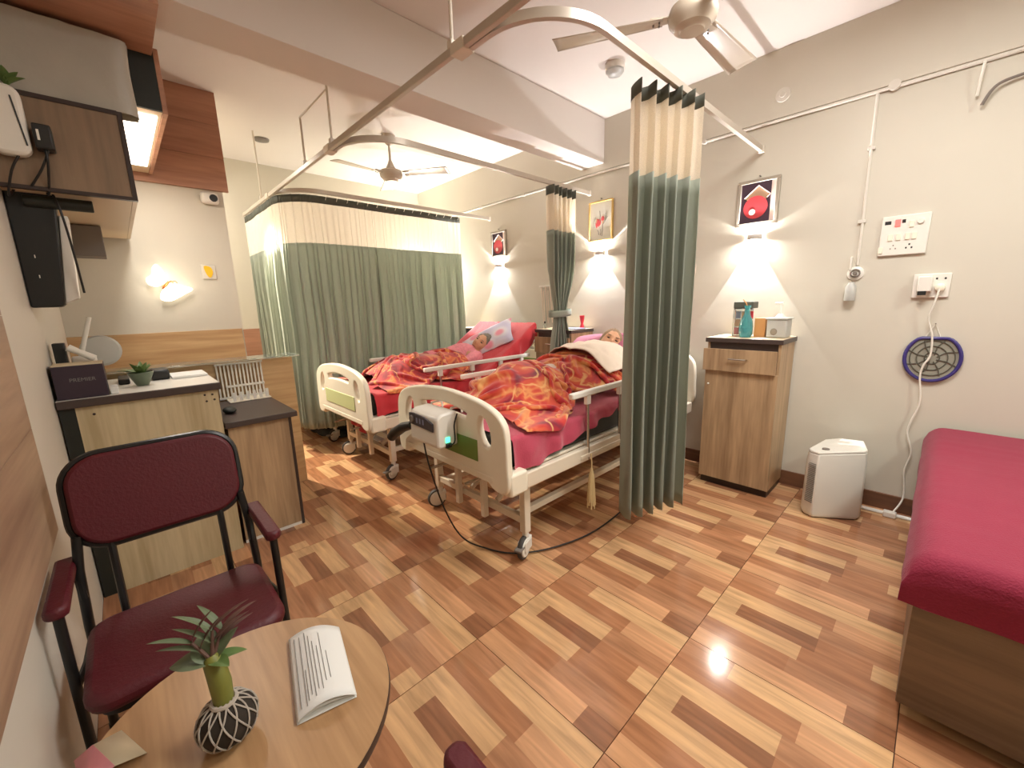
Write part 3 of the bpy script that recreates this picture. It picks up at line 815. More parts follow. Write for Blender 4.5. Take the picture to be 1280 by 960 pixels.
def make_person(label, joints, head_m, skin, hairm, cloth, s=1.0):
    """joints: dict of named points; one continuous skin from tapered limbs and the head"""
    J = {k: Vector(v) for k, v in joints.items()}
    mb = MB()
    def limb(pts, rs, n=14):
        mb.tube([J[p] if isinstance(p, str) else p for p in pts], rs, n)
        for p, r in zip(pts, rs): mb.ball(J[p] if isinstance(p, str) else p, r * .98, 12, 8)
    limb(['pelvis', 'waist', 'chest', 'neck'], [.105, .100, .108, .052])
    limb(['neck', 'skull'], [.05, .052])
    for s_ in ('l', 'r'):
        limb(['chest', 'sh_' + s_], [.085, .058]); limb(['sh_' + s_, 'el_' + s_, 'wr_' + s_], [.052, .040, .028])
        w_, e_ = J['wr_' + s_], J['el_' + s_]
        d = (w_ - e_).normalized(); side = d.cross(Vector((0, 0, 1))).normalized()
        palm = w_ + d * .08
        mb.tube([w_, w_ + d * .03, palm], [.026, .034, .034], 10)
        for k, ln in enumerate((.062, .075, .078, .070)):
            a = palm + side * (.026 - .0175 * k); mb.tube([a - d * .01, a + d * ln * .5 - Vector((0, 0, .004)), a + d * ln - Vector((0, 0, .016))], [.0095, .009, .0075], 8)
        a = w_ + d * .03 + side * .028; mb.tube([a, a + d * .03 + side * .022, a + d * .055 + side * .026], [.011, .010, .008], 8)
        limb(['pelvis', 'hip_' + s_], [.095, .08]); limb(['hip_' + s_, 'kn_' + s_, 'an_' + s_], [.082, .055, .036])
        limb(['an_' + s_, 'to_' + s_], [.034, .024])
    h = head_mb(head_m, s)
    mb.add(h.v, h.f)
    tmp = obj('tmp', mb, skin, None)
    md = tmp.modifiers.new('r', 'REMESH'); md.mode = 'VOXEL'; md.voxel_size = .0065; md.use_smooth_shade = True
    dg = bpy.context.evaluated_depsgraph_get()
    me = bpy.data.meshes.new_from_object(tmp.evaluated_get(dg))
    bpy.data.objects.remove(tmp)
    me.name = 'person'; me.materials.clear()
    base = J['pelvis'] - Vector((0, 0, .125))
    me.transform(Matrix.Translation(-base))
    o = finish('person', me, skin, None, 180, 0, 0)
    o.location = base
    tag(o, label, 'person', 'patients in the beds')
    # hair cap
    hb = MB()
    def hair(u, v):                         # shell over crown, sides and nape with an uneven hairline at the forehead
        t = 2 * pi * u
        fr = max(0, cos(t))                  # 1 towards the face
        lo = -.95 + 1.62 * fr ** .7 if fr > 0 else -.95
        lo += .10 * noise.noise(Vector((sin(t) * 4, cos(t) * 4, 1)))
        p = lo + (pi / 2 - .002 - lo) * v
        d = Vector((cos(p) * sin(t), cos(p) * cos(t), sin(p)))
        k = 1 + .07 * noise.noise(Vector((d.x * 7, d.y * 7, d.z * 3))) + .05 * noise.noise(Vector((d.x * 22, d.y * 22, d.z * 6)))
        edge = .92 + .08 * min(1, v / .12)
        q = Vector((d.x * .086, d.y * .104 - .010, d.z * .125 + .004)) * k * edge
        return head_m @ (q * s) - base
    hb.grid(hair, 60, 26, True)
    obj('hair', hb, hairm, o, smooth=80)
    for sx in (-1, 1):
        e = MB().ball((0, 0, 0), (.014, .006, .0055), 12, 8)
        mm = head_m.to_3x3(); c = head_m @ (Vector((sx * .031, .083, .011)) * s)
        obj('eye', MB().add([c + (mm @ Vector(p)) * s - base for p in e.v], e.f), M['eye'], o)
        e = MB().ball((0, 0, 0), (.018, .005, .003), 12, 6); c = head_m @ (Vector((sx * .032, .092, .032)) * s)
        obj('eyebrow', MB().add([c + (mm @ Vector(p)) * s - base for p in e.v], e.f), hairm, o)
    e = MB().ball((0, 0, 0), (.022, .006, .005), 12, 8); c = head_m @ (Vector((0, .094, -.064)) * s)
    obj('mouth', MB().add([c + (head_m.to_3x3() @ Vector(p)) * s - base for p in e.v], e.f), M['lip'], o)
    # nightclothes: a shell around the torso and upper arms
    g = MB()
    g.tube([J['pelvis'] - base, J['waist'] - base, J['chest'] - base, J['chest'].lerp(J['neck'], .6) - base, J['neck'] - base], [.122, .118, .130, .108, .062], 20)
    for s_ in ('l', 'r'): g.tube([J['chest'].lerp(J['sh_' + s_], .3) - base, J['sh_' + s_] - base, J['sh_' + s_].lerp(J['el_' + s_], .7) - base], [.085, .070, .055], 14)
    obj('nightgown', g, cloth, o, smooth=70)
    return o

def lying_joints(bx, hd, chest, waist, pelvis, knee_z, foot_y, flat_z):
    j = dict(skull=hd, chest=chest, waist=waist, pelvis=pelvis)
    c = Vector(chest); h = Vector(hd)
    j['neck'] = c.lerp(h, .58)
    for s_, k in (('l', -1), ('r', 1)):
        j['sh_' + s_] = (c.x + k * .17, c.y + .05, c.z + .0)
        j['el_' + s_] = (c.x + k * .23, c.y - .24, flat_z + .06)
        j['wr_' + s_] = (c.x + k * .12, c.y - .46, flat_z + .09)
        j['hip_' + s_] = (pelvis[0] + k * .09, pelvis[1] - .03, pelvis[2])
        j['kn_' + s_] = (pelvis[0] + k * .10, pelvis[1] - .42, knee_z)
        j['an_' + s_] = (pelvis[0] + k * .08, foot_y, flat_z + .045)
        j['to_' + s_] = (pelvis[0] + k * .12, foot_y - .07, flat_z + .075)
    return j

# middle bed: face turned up and towards the viewer's left
H2 = Vector((-3.16, 2.595, .935))
face2 = Vector((.42, -.74, .42)).normalized(); up2 = Vector((.40, .50, .62))
hm2 = frame_mtx(H2, face2.cross(up2), face2)
make_person('elderly person with grey hair propped on the middle bed, head on a printed pillow',
            lying_joints(-3.25, (-3.16, 2.605, .905), (-3.2, 2.36, .835), (-3.22, 2.16, .80), (-3.24, 2.0, .797), .775, 1.62, MT),
            hm2, M['skin'], M['hair'], mat('pink_print_cotton', srgb(214, 130, 140), 0.85, vary=0.3, vscale=40))
pillow('pillow', M['pillow_print'], .30, .20, .05, frame_mtx((-3.185, 2.685, .960), (.62, .42, .34), (-.5, .60, .50)), 'white and pink printed pillow leaning on the raised red backrest')
# nearest bed: head on a mauve pillow, turned towards the camera
H1 = Vector((-1.755, 2.72, 1.0))
face1 = Vector((.62, -.62, .40)).normalized(); up1 = Vector((-.1, .80, .75))
hm1 = frame_mtx(H1, face1.cross(up1), face1)
make_person('person lying in the nearest bed, face half hidden by the tall grey-green curtain',
            lying_joints(-1.79, (-1.76, 2.72, .955), (-1.78, 2.44, .835), (-1.79, 2.22, .80), (-1.80, 2.03, .797), .785, 1.66, MT),
            hm1, M['skin2'], M['hair2'], mat('white_cotton_gown', srgb(224, 208, 196), 0.85))
pillow('pillow', M['mauve'], .36, .24, .085, frame_mtx((-1.83, 2.76, .935), (1, .12, .06), (-.12, .90, .36)), 'mauve pillow under the head in the nearest bed')
# shawl over the chest
def shawl(u, v):
    x = -2.12 + .66 * u; y = 2.26 + .38 * v + .02 * sin(u * 9)
    z = .860 + .15 * exp(-((x + 1.79) / .25) ** 4) + .012 * abs(nz(x, y, 9, 3)) * 2 + .02 * (v - .3)
    return (x, y, z)
single('shawl', MB().grid(shawl, 40, 26), M['shawl'], 'cream cotton shawl drawn over the chest in the nearest bed', 'shawl', smooth=80, solid=.006)

# tassel cord on the near rail
tc_ = thing('tassel', 'cream tassel cord hanging from the near rail of the nearest bed', 'tassel', (-1.265, 1.80, .16))
wobj('cord', MB().tube([(-1.268, 1.80, .49), (-1.262, 1.80, .44), (-1.262, 1.80, .40)], .004), M['tassel'], tc_)
tm = MB()
for k in range(14):
    a = 2 * pi * k / 14; tm.tube([(-1.262, 1.80, .41), (-1.262 + .012 * cos(a), 1.80 + .012 * sin(a), .36), (-1.262 + .022 * cos(a), 1.80 + .022 * sin(a), .165 + .02 * (k % 3))], .0045, 5)
wobj('fringe', tm, M['tassel'], tc_)

# air pump on the nearest footboard -------------------------------------
pump = thing('air_pump', 'white mattress air pump with dark control panel hung on the nearest footboard', 'air pump', (-1.79, 1.10, .61))
def rbox(x0, x1, y0, y1, z0, z1): return MB().box(x0, x1, y0, y1, z0, z1)
pb = MB().prism([(1.05, .63), (1.055, .775), (1.085, .795), (1.178, .800), (1.178, .62), (1.07, .615)], -1.915, -1.655, 'x')
wobj('housing', pb, M['white'], pump, bevel=.012)
pl = MB().prism([(-1.905, .715), (-1.905, .772), (-1.87, .776), (-1.76, .770), (-1.685, .748), (-1.685, .706), (-1.80, .712)], 1.0455, 1.054, 'y')
pa = wobj('control_panel', pl, M['panel_dark'], pump)
lp = pump.location
def part_w(name, mb, m, parent, root, **kw): return obj(name, mb.shift((-root[0], -root[1], -root[2])), m, parent, **kw)
part_w('dial', MB().lathe([(0, 0), (.02, 0), (.017, .010), (0, .010)], (-1.875, 1.0465, .744), 20, Matrix.Rotation(pi / 2, 3, 'X')), M['grey'], pa, lp)
for k in range(3):
    part_w('indicator', MB().box(-1.835 + .03 * k, -1.822 + .03 * k, 1.0445, 1.047, .728, .756), M['blue_tray'], pa, lp)
wobj('power_switch', MB().box(-1.6585, -1.649, 1.10, 1.125, .645, .672), M['led_green'], pump, bevel=.002)
wobj('power_socket', MB().box(-1.6585, -1.643, 1.10, 1.13, .618, .640), M['black'], pump, bevel=.002)
for s_ in (-1, 1):
    wobj('hook', MB().tube([(-1.785 + s_ * .09, 1.165, .785), (-1.785 + s_ * .09, 1.172, .806), (-1.785 + s_ * .09, 1.20, .808), (-1.785 + s_ * .09, 1.235, .804), (-1.785 + s_ * .09, 1.24, .77)], .006), M['white'], pump)
single('power_cable', MB().tube(spline_pts([(-1.64, 1.115, .63), (-1.61, 1.125, .66), (-1.615, 1.13, .74), (-1.60, 1.14, .80)], 6), .004), M['cord_black'], 'black lead plugged into the side of the air pump', 'cable')
single('power_cable', MB().tube(spline_pts([(-1.87, 1.10, .615), (-1.84, 1.11, .46), (-1.78, 1.15, .22), (-1.70, 1.20, .06), (-1.58, 1.27, .012), (-1.42, 1.36, .012), (-1.30, 1.58, .012), (-1.25, 1.9, .012), (-1.3, 2.5, .012)], 8), .0045), M['cord_black'], 'thin black cable running from under the air pump across the floor', 'cable')
ah = thing('crank_handle', 'black rubber grip sticking out left of the air pump', 'handle', (-2.2, 1.15, .53))
wobj('grip', MB().tube([(-2.30, 1.13, .525), (-2.26, 1.135, .56), (-2.16, 1.14, .615), (-2.07, 1.15, .645)], [.030, .033, .030, .024], 12), M['black'], ah)
wobj('shaft', MB().tube([(-2.08, 1.15, .64), (-2.0, 1.16, .60), (-1.97, 1.175, .56)], .014, 10), M['black_metal'], ah)

# ------------------------------------------------------------------ curtain tracks
ZT = 2.29
def rail_profile(pts, wd=.022, ht=.032):    # flat-sided track swept along a level path
    n = len(pts); vs = []; fs = []
    for i, p in enumerate(pts):
        a = Vector(pts[max(0, i - 1)]); b = Vector(pts[min(n - 1, i + 1)])
        d = (b - a).normalized(); s_ = Vector((d.y, -d.x, 0))
        for (k, h) in ((-1, -1), (1, -1), (1, 1), (-1, 1)):
            vs.append(Vector(p) + s_ * (k * wd / 2) + Vector((0, 0, h * ht / 2)))
    for i in range(n - 1):
        for k in range(4): fs.append((i * 4 + k, i * 4 + (k + 1) % 4, i * 4 + 4 + (k + 1) % 4, i * 4 + 4 + k))
    fs += [(3, 2, 1, 0), tuple(range(4 * n - 4, 4 * n))]
    return MB().add(vs, fs)
def bend_path(xr, x_start, y_end=3.262, r=.30, ym=1.125):
    p = [(x_start, ym, ZT)]
    for i in range(13):
        a = -pi / 2 + (pi / 2) * i / 12
        p.append((xr - r + r * cos(a), ym + r + r * sin(a), ZT))
    p.append((xr, y_end, ZT))
    return p
main = thing('curtain_track', 'long straight curtain track running past the feet of the beds', 'curtain track', (-2.5, 1.10, ZT))
wobj('rail', rail_profile([(1.2, 1.10, ZT), (-5.10, 1.10, ZT)]), M['alu'], main, smooth=False, bevel=.003)
for (x, z1) in ((-1.445, ZC), (-2.68, ZC), (-3.17, 2.60), (-4.35, ZC), (0.2, ZC)):
    hr = wobj('hanger_rod', MB().cyl((x, 1.10, ZT + .012), (x, 1.10, z1), .007, n=10), M['track_white'], main)
    part_w('rod_clip', MB().box(x - .014, x + .014, 1.085, 1.115, ZT + .012, ZT + .04), M['track_white'], hr, main.location, bevel=.003)
wobj('brace_bar', MB().cyl((-3.17, 1.10, 2.597), (-2.68, 1.10, 2.597), .006, n=8), M['track_white'], main)
for k in range(9):
    x = -.86 + .035 * k + .008 * (k % 2)
    wobj('curtain_hook', MB().tube([(x, 1.10, ZT - .014), (x + .006, 1.10, ZT - .03), (x - .004, 1.10, ZT - .05), (x + .008, 1.102, ZT - .062)], .0022, 6), M['black'], main)
for xr, xs, lab in ((-.968, -1.40, 'bent curtain track arm beside the nearest bed, by the ceiling fan'), (-2.355, -2.75, 'bent curtain track arm between the nearest and middle beds'), (-3.745, -4.15, 'bent curtain track arm carrying the wide drawn curtain')):
    t_ = thing('curtain_track', lab, 'curtain track', (xr, 1.125, ZT), group='bent curtain track arms')
    wobj('rail', rail_profile(bend_path(xr, xs)), M['alu'], t_, smooth=30)
    wobj('end_cap', MB().box(xr - .016, xr + .016, 3.255, 3.279, ZT - .022, ZT + .022), M['track_white'], t_, bevel=.003)
    wobj('joint_clip', MB().box(xs - .04, xs + .04, 1.084, 1.141, ZT - .020, ZT + .021), M['track_white'], t_, bevel=.003)

# ------------------------------------------------------------------ curtains
def curtain(name, label, path, waves, amp, bands, seed, nu=260, squeeze=None, loc=(0, 0, 0)):
    root = thing(name, label, 'curtain', loc, group='cubicle curtains')
    P_ = [Vector((p[0], p[1], 0)) for p in path]
    L = [0]
    for a, b in zip(P_, P_[1:]): L.append(L[-1] + (b - a).length)
    def at(s_):
        s_ = max(0, min(1, s_)) * L[-1]
        for i in range(len(P_) - 1):
            if s_ <= L[i + 1] + 1e-9:
                t = (s_ - L[i]) / max(1e-9, L[i + 1] - L[i]); d = (P_[i + 1] - P_[i]).normalized()
                return P_[i].lerp(P_[i + 1], t), Vector((d.y, -d.x, 0)), d
    for (nm, z0, z1, mk, nv) in bands:
        def fn(u, v):
            z = z0 + (z1 - z0) * v
            us = u
            if squeeze: us = squeeze(u, z)
            us += .012 * nz(u, z * .3, 5, seed) * (1 - (z / 2.3))
            p, nrm, d = at(us)
            ph = 2 * pi * waves * (u + .018 * noise.noise(Vector((u * waves * .9, z * .25, seed))))
            a = amp(u, z) * (0.8 + .35 * noise.noise(Vector((u * waves * .7, seed, 2))))
            off = a * (sin(ph) + .22 * sin(2 * ph + 1 + z)) + .012 * noise.noise(Vector((u * 9, z * 1.4, seed)))
            p = p + nrm * off + d * (.35 * a * cos(ph * 1.0))
            return (p.x - loc[0], p.y - loc[1], z - loc[2])
        obj(nm, MB().grid(fn, nu, nv), M[mk], root, smooth=80, solid=.002 if mk != 'net' else 0)
    return root

c1 = curtain('curtain', 'tall grey-green curtain gathered beside the nearest bed, in front of the locker', [(-1.075, 1.80), (-.935, 2.16)], 5.2,
             lambda u, z: .058 + .026 * (2.25 - z) / 2, [('cloth', .185, 1.90, 'curtain', 26), ('net_panel', 1.90, 2.215, 'net', 6), ('header', 2.215, 2.272, 'curtain_dark', 2)], 4.1,
             nu=200, loc=(-.985, 1.97, .185))
def sq2(u, z):
    k = 1 - .42 * exp(-((z - 1.23) / .22) ** 2) - .20 * (1 / (1 + exp((z - 1.5) * 6)))
    return .40 + (u - .40) * k
c2 = curtain('curtain', 'grey curtain tied back with a band in front of the middle locker', [(-2.36, 2.70), (-2.36, 3.06)], 6,
             lambda u, z: (.062 if z > 1.6 else .05) * (1 - .35 * exp(-((z - 1.23) / .2) ** 2)), [('cloth', .75, 1.92, 'curtain', 26), ('net_panel', 1.92, 2.20, 'net', 6), ('header', 2.20, 2.268, 'curtain_dark', 2)], 9.4,
             nu=180, squeeze=sq2, loc=(-2.36, 2.9, .75))
tb = MB().grid(lambda u, v: (.072 * cos(2 * pi * u), .125 * sin(2 * pi * u) - .045, .455 + .055 * v + .008 * sin(2 * pi * u)), 40, 3, True)
obj('tie_band', tb, M['curtain'], c2, solid=.003)
path3 = [(-5.06, 1.10)] + [(-5.06 + .09 * k, 1.10) for k in range(1, 11)]
for i in range(9):
    a = -pi / 2 + (pi / 2) * i / 8
    path3.append((-4.07 + .285 * cos(a), 1.40 + .30 * sin(a)))
path3.append((-3.785, 1.9)); path3.append((-3.785, 2.87))
c3 = curtain('curtain', 'wide grey curtain drawn around the farthest bed, lit from behind', path3, 58,
             lambda u, z: .003 + (.011 + .007 * (2 - z) / 2) * max(0, min(1, (1.95 - z) / .4)), [('cloth', .235, 1.88, 'curtain', 24), ('net_panel', 1.88, 2.205, 'net', 6), ('header', 2.205, 2.265, 'curtain_dark', 2)], 2.7, nu=1100, loc=(-3.9, 1.6, .235))
for k in range(16):
    y = 1.44 + .093 * k
    obj('curtain_hook', MB().tube([(.152, y - 1.6, 2.276 - .235), (.145, y - 1.6, 2.25 - .235), (.128, y - 1.6, 2.236 - .235)], .0025, 6), M['white'], c3)

# ------------------------------------------------------------------ ceiling things
def fan(loc, rot, label, blade=.60):
    f = thing('ceiling_fan', label, 'ceiling fan', loc, rot, group='ceiling fans')
    zt = ZC - loc[2]
    obj('downrod', MB().cyl((0, 0, .05), (0, 0, zt - .02), .011, n=12), M['fan'], f)
    obj('canopy', MB().lathe([(.0, zt), (.06, zt), (.052, zt - .03), (.028, zt - .075), (.014, zt - .085), (0, zt - .085)], (0, 0, 0), 28), M['fan'], f)
    obj('lower_canopy', MB().lathe([(.0, .13), (.014, .13), (.03, .09), (.05, .055), (.0, .05)], (0, 0, 0), 28), M['fan'], f)
    obj('motor', MB().lathe([(.0, .055), (.06, .055), (.096, .04), (.105, .015), (.10, -.012), (.082, -.03), (.078, -.038), (.055, -.046), (.05, -.054), (.0, -.056)], (0, 0, 0), 36), M['fan'], f)
    for k in range(3):
        a = 2 * pi * k / 3
        def bl(u, v, sg=0):
            r = .125 + (blade - .125) * v; wd = .05 + .022 * v
            x = r; y = (u - .5) * 2 * wd; z = .006 - .10 * (u - .5) * .22 + .004 * (1 - (2 * u - 1) ** 2)
            return (x * cos(a) - y * sin(a), x * sin(a) + y * cos(a), z)
        b_ = obj('blade', MB().grid(bl, 8, 12), M['fan'], f, solid=.003)
        sx = lambda r, y: (r * cos(a) - y * sin(a), r * sin(a) + y * cos(a))
        ap = [sx(.085, -.022), sx(.18, -.035), sx(.18, .035), sx(.085, .022)]
        br = obj('blade_arm', MB().prism(ap, .010, .015), M['fan'], b_)
        for q in ((.14, -.012), (.14, .012), (.165, 0)):
            p = sx(*q); obj('screw', MB().cyl((p[0], p[1], -.004), (p[0], p[1], .004), .0045, n=8), M['grey'], b_)
    return f
fan((-.93, 2.05, 2.55), radians(89), 'ivory ceiling fan with broad blades over the nearest bed', .62)
fan((-3.70, 2.04, 2.52), radians(37), 'small-looking ivory ceiling fan hanging beyond the beam', .55)
cl = thing('ceiling_light', 'round unlit ceiling light between the near fan and the beam', 'ceiling light', (-1.70, 2.63, ZC - .07))
obj('base', MB().lathe([(0, .07), (.062, .07), (.064, .05), (.06, .035), (0, .035)], (0, 0, 0), 28), M['white'], cl)
obj('diffuser', MB().lathe([(0, .04), (.058, .04), (.060, .025), (.045, .006), (.02, .0), (0, -.001)], (0, 0, 0), 28), M['plastic_clear'], cl)
single('ceiling_rose', MB().lathe([(0, 0), (.065, 0), (.06, -.014), (.03, -.022), (0, -.022)], (-4.50, 1.20, ZC), 24), M['grey'], 'small round ceiling rose near the far left of the second bay', 'ceiling rose')
R_Y = Matrix.Rotation(pi / 2, 3, 'X')
jb = single('junction_cover', MB().lathe([(0, 0), (.042, 0), (.040, .008), (.018, .010), (.016, .014), (0, .014)], (-.873, WALL_Y - .022, 2.585), 24, R_Y), M['wall_white'], 'round painted junction cover on the wall band right of the fan', 'cover plate')
for i, (x, y, p, c) in enumerate(PANELS):  # fixtures for the two added fill lamps and the passage lamp
    pn = thing('fill_and_passage_lamp', ['added unseen round fill lamp over the day bed end of the room', 'added unseen round fill lamp above the open floor in front of the day bed', 'round flush ceiling lamp in the passage behind the butterfly lamp partition'][i], 'ceiling lamp', (x, y, 2.81), group='flush ceiling lamps')
    rr = (.25, .5, .25)[i]
    obj('rim', MB().lathe([(rr + .005, 0), (rr + .03, 0), (rr + .03, .05), (rr + .005, .05)], (0, 0, 0), 40), M['white'], pn)
    obj('back_plate', MB().lathe([(0, .03), (rr + .006, .03), (rr + .006, .05), (0, .05)], (0, 0, 0), 40), M['white'], pn)

sw_ = thing('spot_lamp', 'swivel spot lamp on the passage ceiling behind the butterfly lamp partition', 'spot lamp', (SPOT_AT.x, SPOT_AT.y, 2.70))
ax_ = (SPOT_TO - SPOT_AT).normalized()
wobj('shade', MB().cyl(SPOT_AT - ax_ * .09, SPOT_AT + ax_ * .02, .035, .045, 24, caps=False), M['white'], sw_, solid=.003)
wobj('stem', MB().cyl(SPOT_AT - ax_ * .07, (SPOT_AT.x, SPOT_AT.y, ZC), .010, n=10), M['white'], sw_)

# ------------------------------------------------------------------ bed wall: pictures and lamps
def picture(x0, x1, z0, z1, kind, label):
    f = thing('framed_picture', label, 'picture', ((x0 + x1) / 2, WALL_Y - .012, z0), group='framed pictures')
    w2, h = (x1 - x0) / 2, z1 - z0
    fm = M['silver_frame'] if kind == 'red' else M['gold_frame']
    b = .022 if kind == 'red' else .012
    for (a0, a1, c0, c1) in ((-w2, w2, h - b, h), (-w2, w2, 0, b), (-w2, -w2 + b, b, h - b), (w2 - b, w2, b, h - b)):
        obj('frame_bar', MB().box(a0, a1, -.014, .010, c0, c1), fm, f, bevel=.003)
    pic = obj('print', MB().box(-w2 + b, w2 - b, -.002, .008, b, h - b), M['art_dark'] if kind == 'red' else M['art_ground'], f)
    if kind == 'red':
        obj('mat_strip', MB().box(w2 - b - .028, w2 - b, -.005, -.002, b, h - b), M['art_white'], f)
        Rr = Matrix.Rotation(pi / 2, 3, 'X')
        obj('print_square', MB().prism([(-.085, h * .62), (0, h * .86), (.075, h * .64), (.0, h * .40)], -.0035, -.002, 'y'), M['art_beige'], f)
        obj('print_disc', MB().lathe([(0, 0), (.074, 0), (.074, .002), (0, .002)], (-.012, -.0036, h * .40), 32, Rr), M['art_red'], f)
        obj('print_spot', MB().lathe([(0, 0), (.020, 0), (.020, .0015), (0, .0015)], (-.030, -.0056, h * .30), 20, Rr), M['art_white'], f)
        obj('print_line', MB().tube([(-.085, -.006, h * .62), (0, -.006, h * .86), (.075, -.006, h * .64), (.055, -.006, h * .58)], .0028, 6), M['art_white'], f)
    else:
        Rr = Matrix.Rotation(pi / 2, 3, 'X')
        for (px, pz, rx, rz, mk) in ((-.035, h * .45, .022, .042, 'art_red'), (-.015, h * .47, .018, .03, 'art_red'), (.02, h * .55, .018, .022, 'art_red'), (.022, h * .47, .010, .020, 'art_beige'), (-.03, h * .34, .008, .022, 'art_white'), (-.045, h * .5, .010, .03, 'art_beige')):
            obj('print_petal', MB().ball((px, -.003, pz), (rx, .0015, rz), 14, 8), M[mk], f)
        for pts in (((-.035, .30), (-.02, .16)), ((.02, .42), (.012, .12)), ((.02, .40), (.07, .58)), ((.045, .48), (.05, .68)), ((-.01, .5), (-.012, .75)), ((-.075, .35), (-.06, .62)), ((.0, .3), (-.005, .14))):
            obj('print_stem', MB().tube([(pts[0][0], -.003, h * pts[0][1]), ((pts[0][0] + pts[1][0]) / 2 + .004, -.003, h * (pts[0][1] + pts[1][1]) / 2), (pts[1][0], -.003, h * pts[1][1])], .0028, 6), M['art_grey'], f)
    obj('hanging_nail', MB().cyl((0, -.008, h + .018), (0, .012, h + .018), .004, n=8), M['grey'], f)
picture(-1.097, -.842, 1.812, 2.112, 'red', 'silver-framed red abstract print above the lamp over the right locker')
picture(-2.365, -2.112, 1.864, 2.21, 'flower', 'thin gold-framed pale flower print between the two hanging curtains')
picture(-3.742, -3.492, 1.856, 2.142, 'red', 'silver-framed red print above the middle bed, farthest of the pictures')

def wall_lamp(x, z, label):
    l = thing('wall_lamp', label, 'wall lamp', (x, WALL_Y, z - .03), group='up and down wall lamps')
    obj('back_plate', MB().box(-.03, .03, -.006, 0, 0, .06), M['lamp_body'], l, bevel=.002)
    def cov(u, v):
        a = pi * u; return (.046 * cos(a), -.006 - .056 * sin(a), .012 + .036 * v)
    obj('cover', MB().grid(cov, 20, 2), M['lamp_body'], l, solid=.002)
    obj('led_lens', MB().lathe([(0, .018), (.012, .018), (.012, .024), (0, .024)], (0, -.026, 0), 18), M['led'], l)
    obj('led_lens', MB().lathe([(0, .036), (.013, .036), (.013, .042), (0, .042)], (0, -.026, 0), 18), M['led'], l)
for (x, z, a), lab in zip(LAMPS, ['lit wall lamp over the right locker, under the red print', 'lit wall lamp between the hanging curtains, under the flower print', 'lit wall lamp over the middle bed, under the farthest print', 'lit wall lamp hidden behind the drawn curtain of the farthest bed']):
    wall_lamp(x, z, lab)

# conduit and wall fittings -----------------------------------------------
cd = thing('conduit', 'long painted wiring conduit under the wall band above the beds', 'conduit', (-2, WALL_Y - .012, 2.44))
wobj('pipe', MB().cyl((XF, WALL_Y - .012, 2.444), (XR, WALL_Y - .012, 2.444), .010, n=10), M['wall_white'], cd)
for x in (-4.6, -3.9, -3.2, -2.75, -1.9, -1.35, -.33, 0.6): wobj('saddle_clip', MB().box(x - .012, x + .012, WALL_Y - .026, WALL_Y, 2.430, 2.457), M['wall_white'], cd, bevel=.003)
wobj('tee_box', MB().cyl((-.335, WALL_Y, 2.45), (-.335, WALL_Y - .03, 2.45), .026, n=18), M['wall_white'], cd)
cv = thing('conduit', 'thin vertical conduit dropping down the wall left of the switchboard', 'conduit', (-.40, WALL_Y, 1.50))
wobj('pipe', MB().cyl((-.404, WALL_Y - .009, 2.44), (-.394, WALL_Y - .009, 1.50), .008, n=10), M['wall_white'], cv)
for z in (2.15, 1.75): wobj('saddle_clip', MB().box(-.418, -.382, WALL_Y - .018, WALL_Y, z - .009, z + .009), M['wall_white'], cv, bevel=.002)
go = thing('gas_outlet', 'round medical gas outlet with a small clear bottle at the conduit end', 'gas outlet', (-.40, WALL_Y, 1.29))
wobj('flange', MB().lathe([(0, 0), (.042, 0), (.040, .012), (.02, .02), (0, .02)], (-.398, WALL_Y, 1.452), 24, R_Y), M['white'], go)
wobj('dial_ring', MB().tube([(-.398 + .022 * cos(2 * pi * k / 20), WALL_Y - .026, 1.452 + .022 * sin(2 * pi * k / 20)) for k in range(20)], .004, 6, closed=True), M['grey'], go)
wobj('nozzle', MB().cyl((-.398, WALL_Y - .018, 1.452), (-.398, WALL_Y - .05, 1.452), .010, n=12), M['grey'], go)
wobj('humidifier_bottle', MB().lathe([(0, 1.29), (.026, 1.29), (.028, 1.30), (.028, 1.375), (.016, 1.39), (.014, 1.40), (0, 1.40)], (-.408, WALL_Y - .036, 0), 18), M['plastic_clear'], go)
wobj('lever', MB().box(-.428, -.420, WALL_Y - .03, WALL_Y, 1.47, 1.55), M['white'], go, bevel=.002)

sb = thing('switchboard', 'white switchboard with red indicator light on the wall right of the conduit', 'switchboard', (-.207, WALL_Y, 1.54))
wobj('cover_plate', MB().box(-.308, -.106, WALL_Y - .018, WALL_Y, 1.540, 1.758), M['white'], sb, bevel=.005)
def sw(name, x0, x1, z0, z1, m, d=.022): wobj(name, MB().box(x0, x1, WALL_Y - d, WALL_Y - .016, z0, z1), m, sb, bevel=.0015)
sw('indicator_window', -.294, -.266, 1.712, 1.732, M['black'], .0185); sw('indicator_light', -.250, -.226, 1.698, 1.736, M['led_red'], .024); sw('indicator_window', -.222, -.206, 1.714, 1.734, M['black'], .0185)
for (x, z) in ((-.180, 1.705), (-.228, 1.640), (-.190, 1.640), (-.163, 1.640), (-.298, 1.572), (-.262, 1.640)): sw('switch', x - .010, x + .010, z - .018, z + .018, M['offwhite'], .024)
wobj('regulator_knob', MB().lathe([(0, 0), (.015, 0), (.013, .012), (0, .012)], (-.145, WALL_Y - .018, 1.715), 18, R_Y), M['white'], sb)
for k, (x, z) in enumerate(((-.178, 1.596), (-.190, 1.578), (-.167, 1.578))): sw('socket_hole', x - .004, x + .004, z - .005, z + .005, M['black'], .0185)
for (x, z) in ((-.245, 1.596), (-.256, 1.578), (-.234, 1.578)): sw('socket_hole', x - .003, x + .003, z - .004, z + .004, M['grey'], .0185)

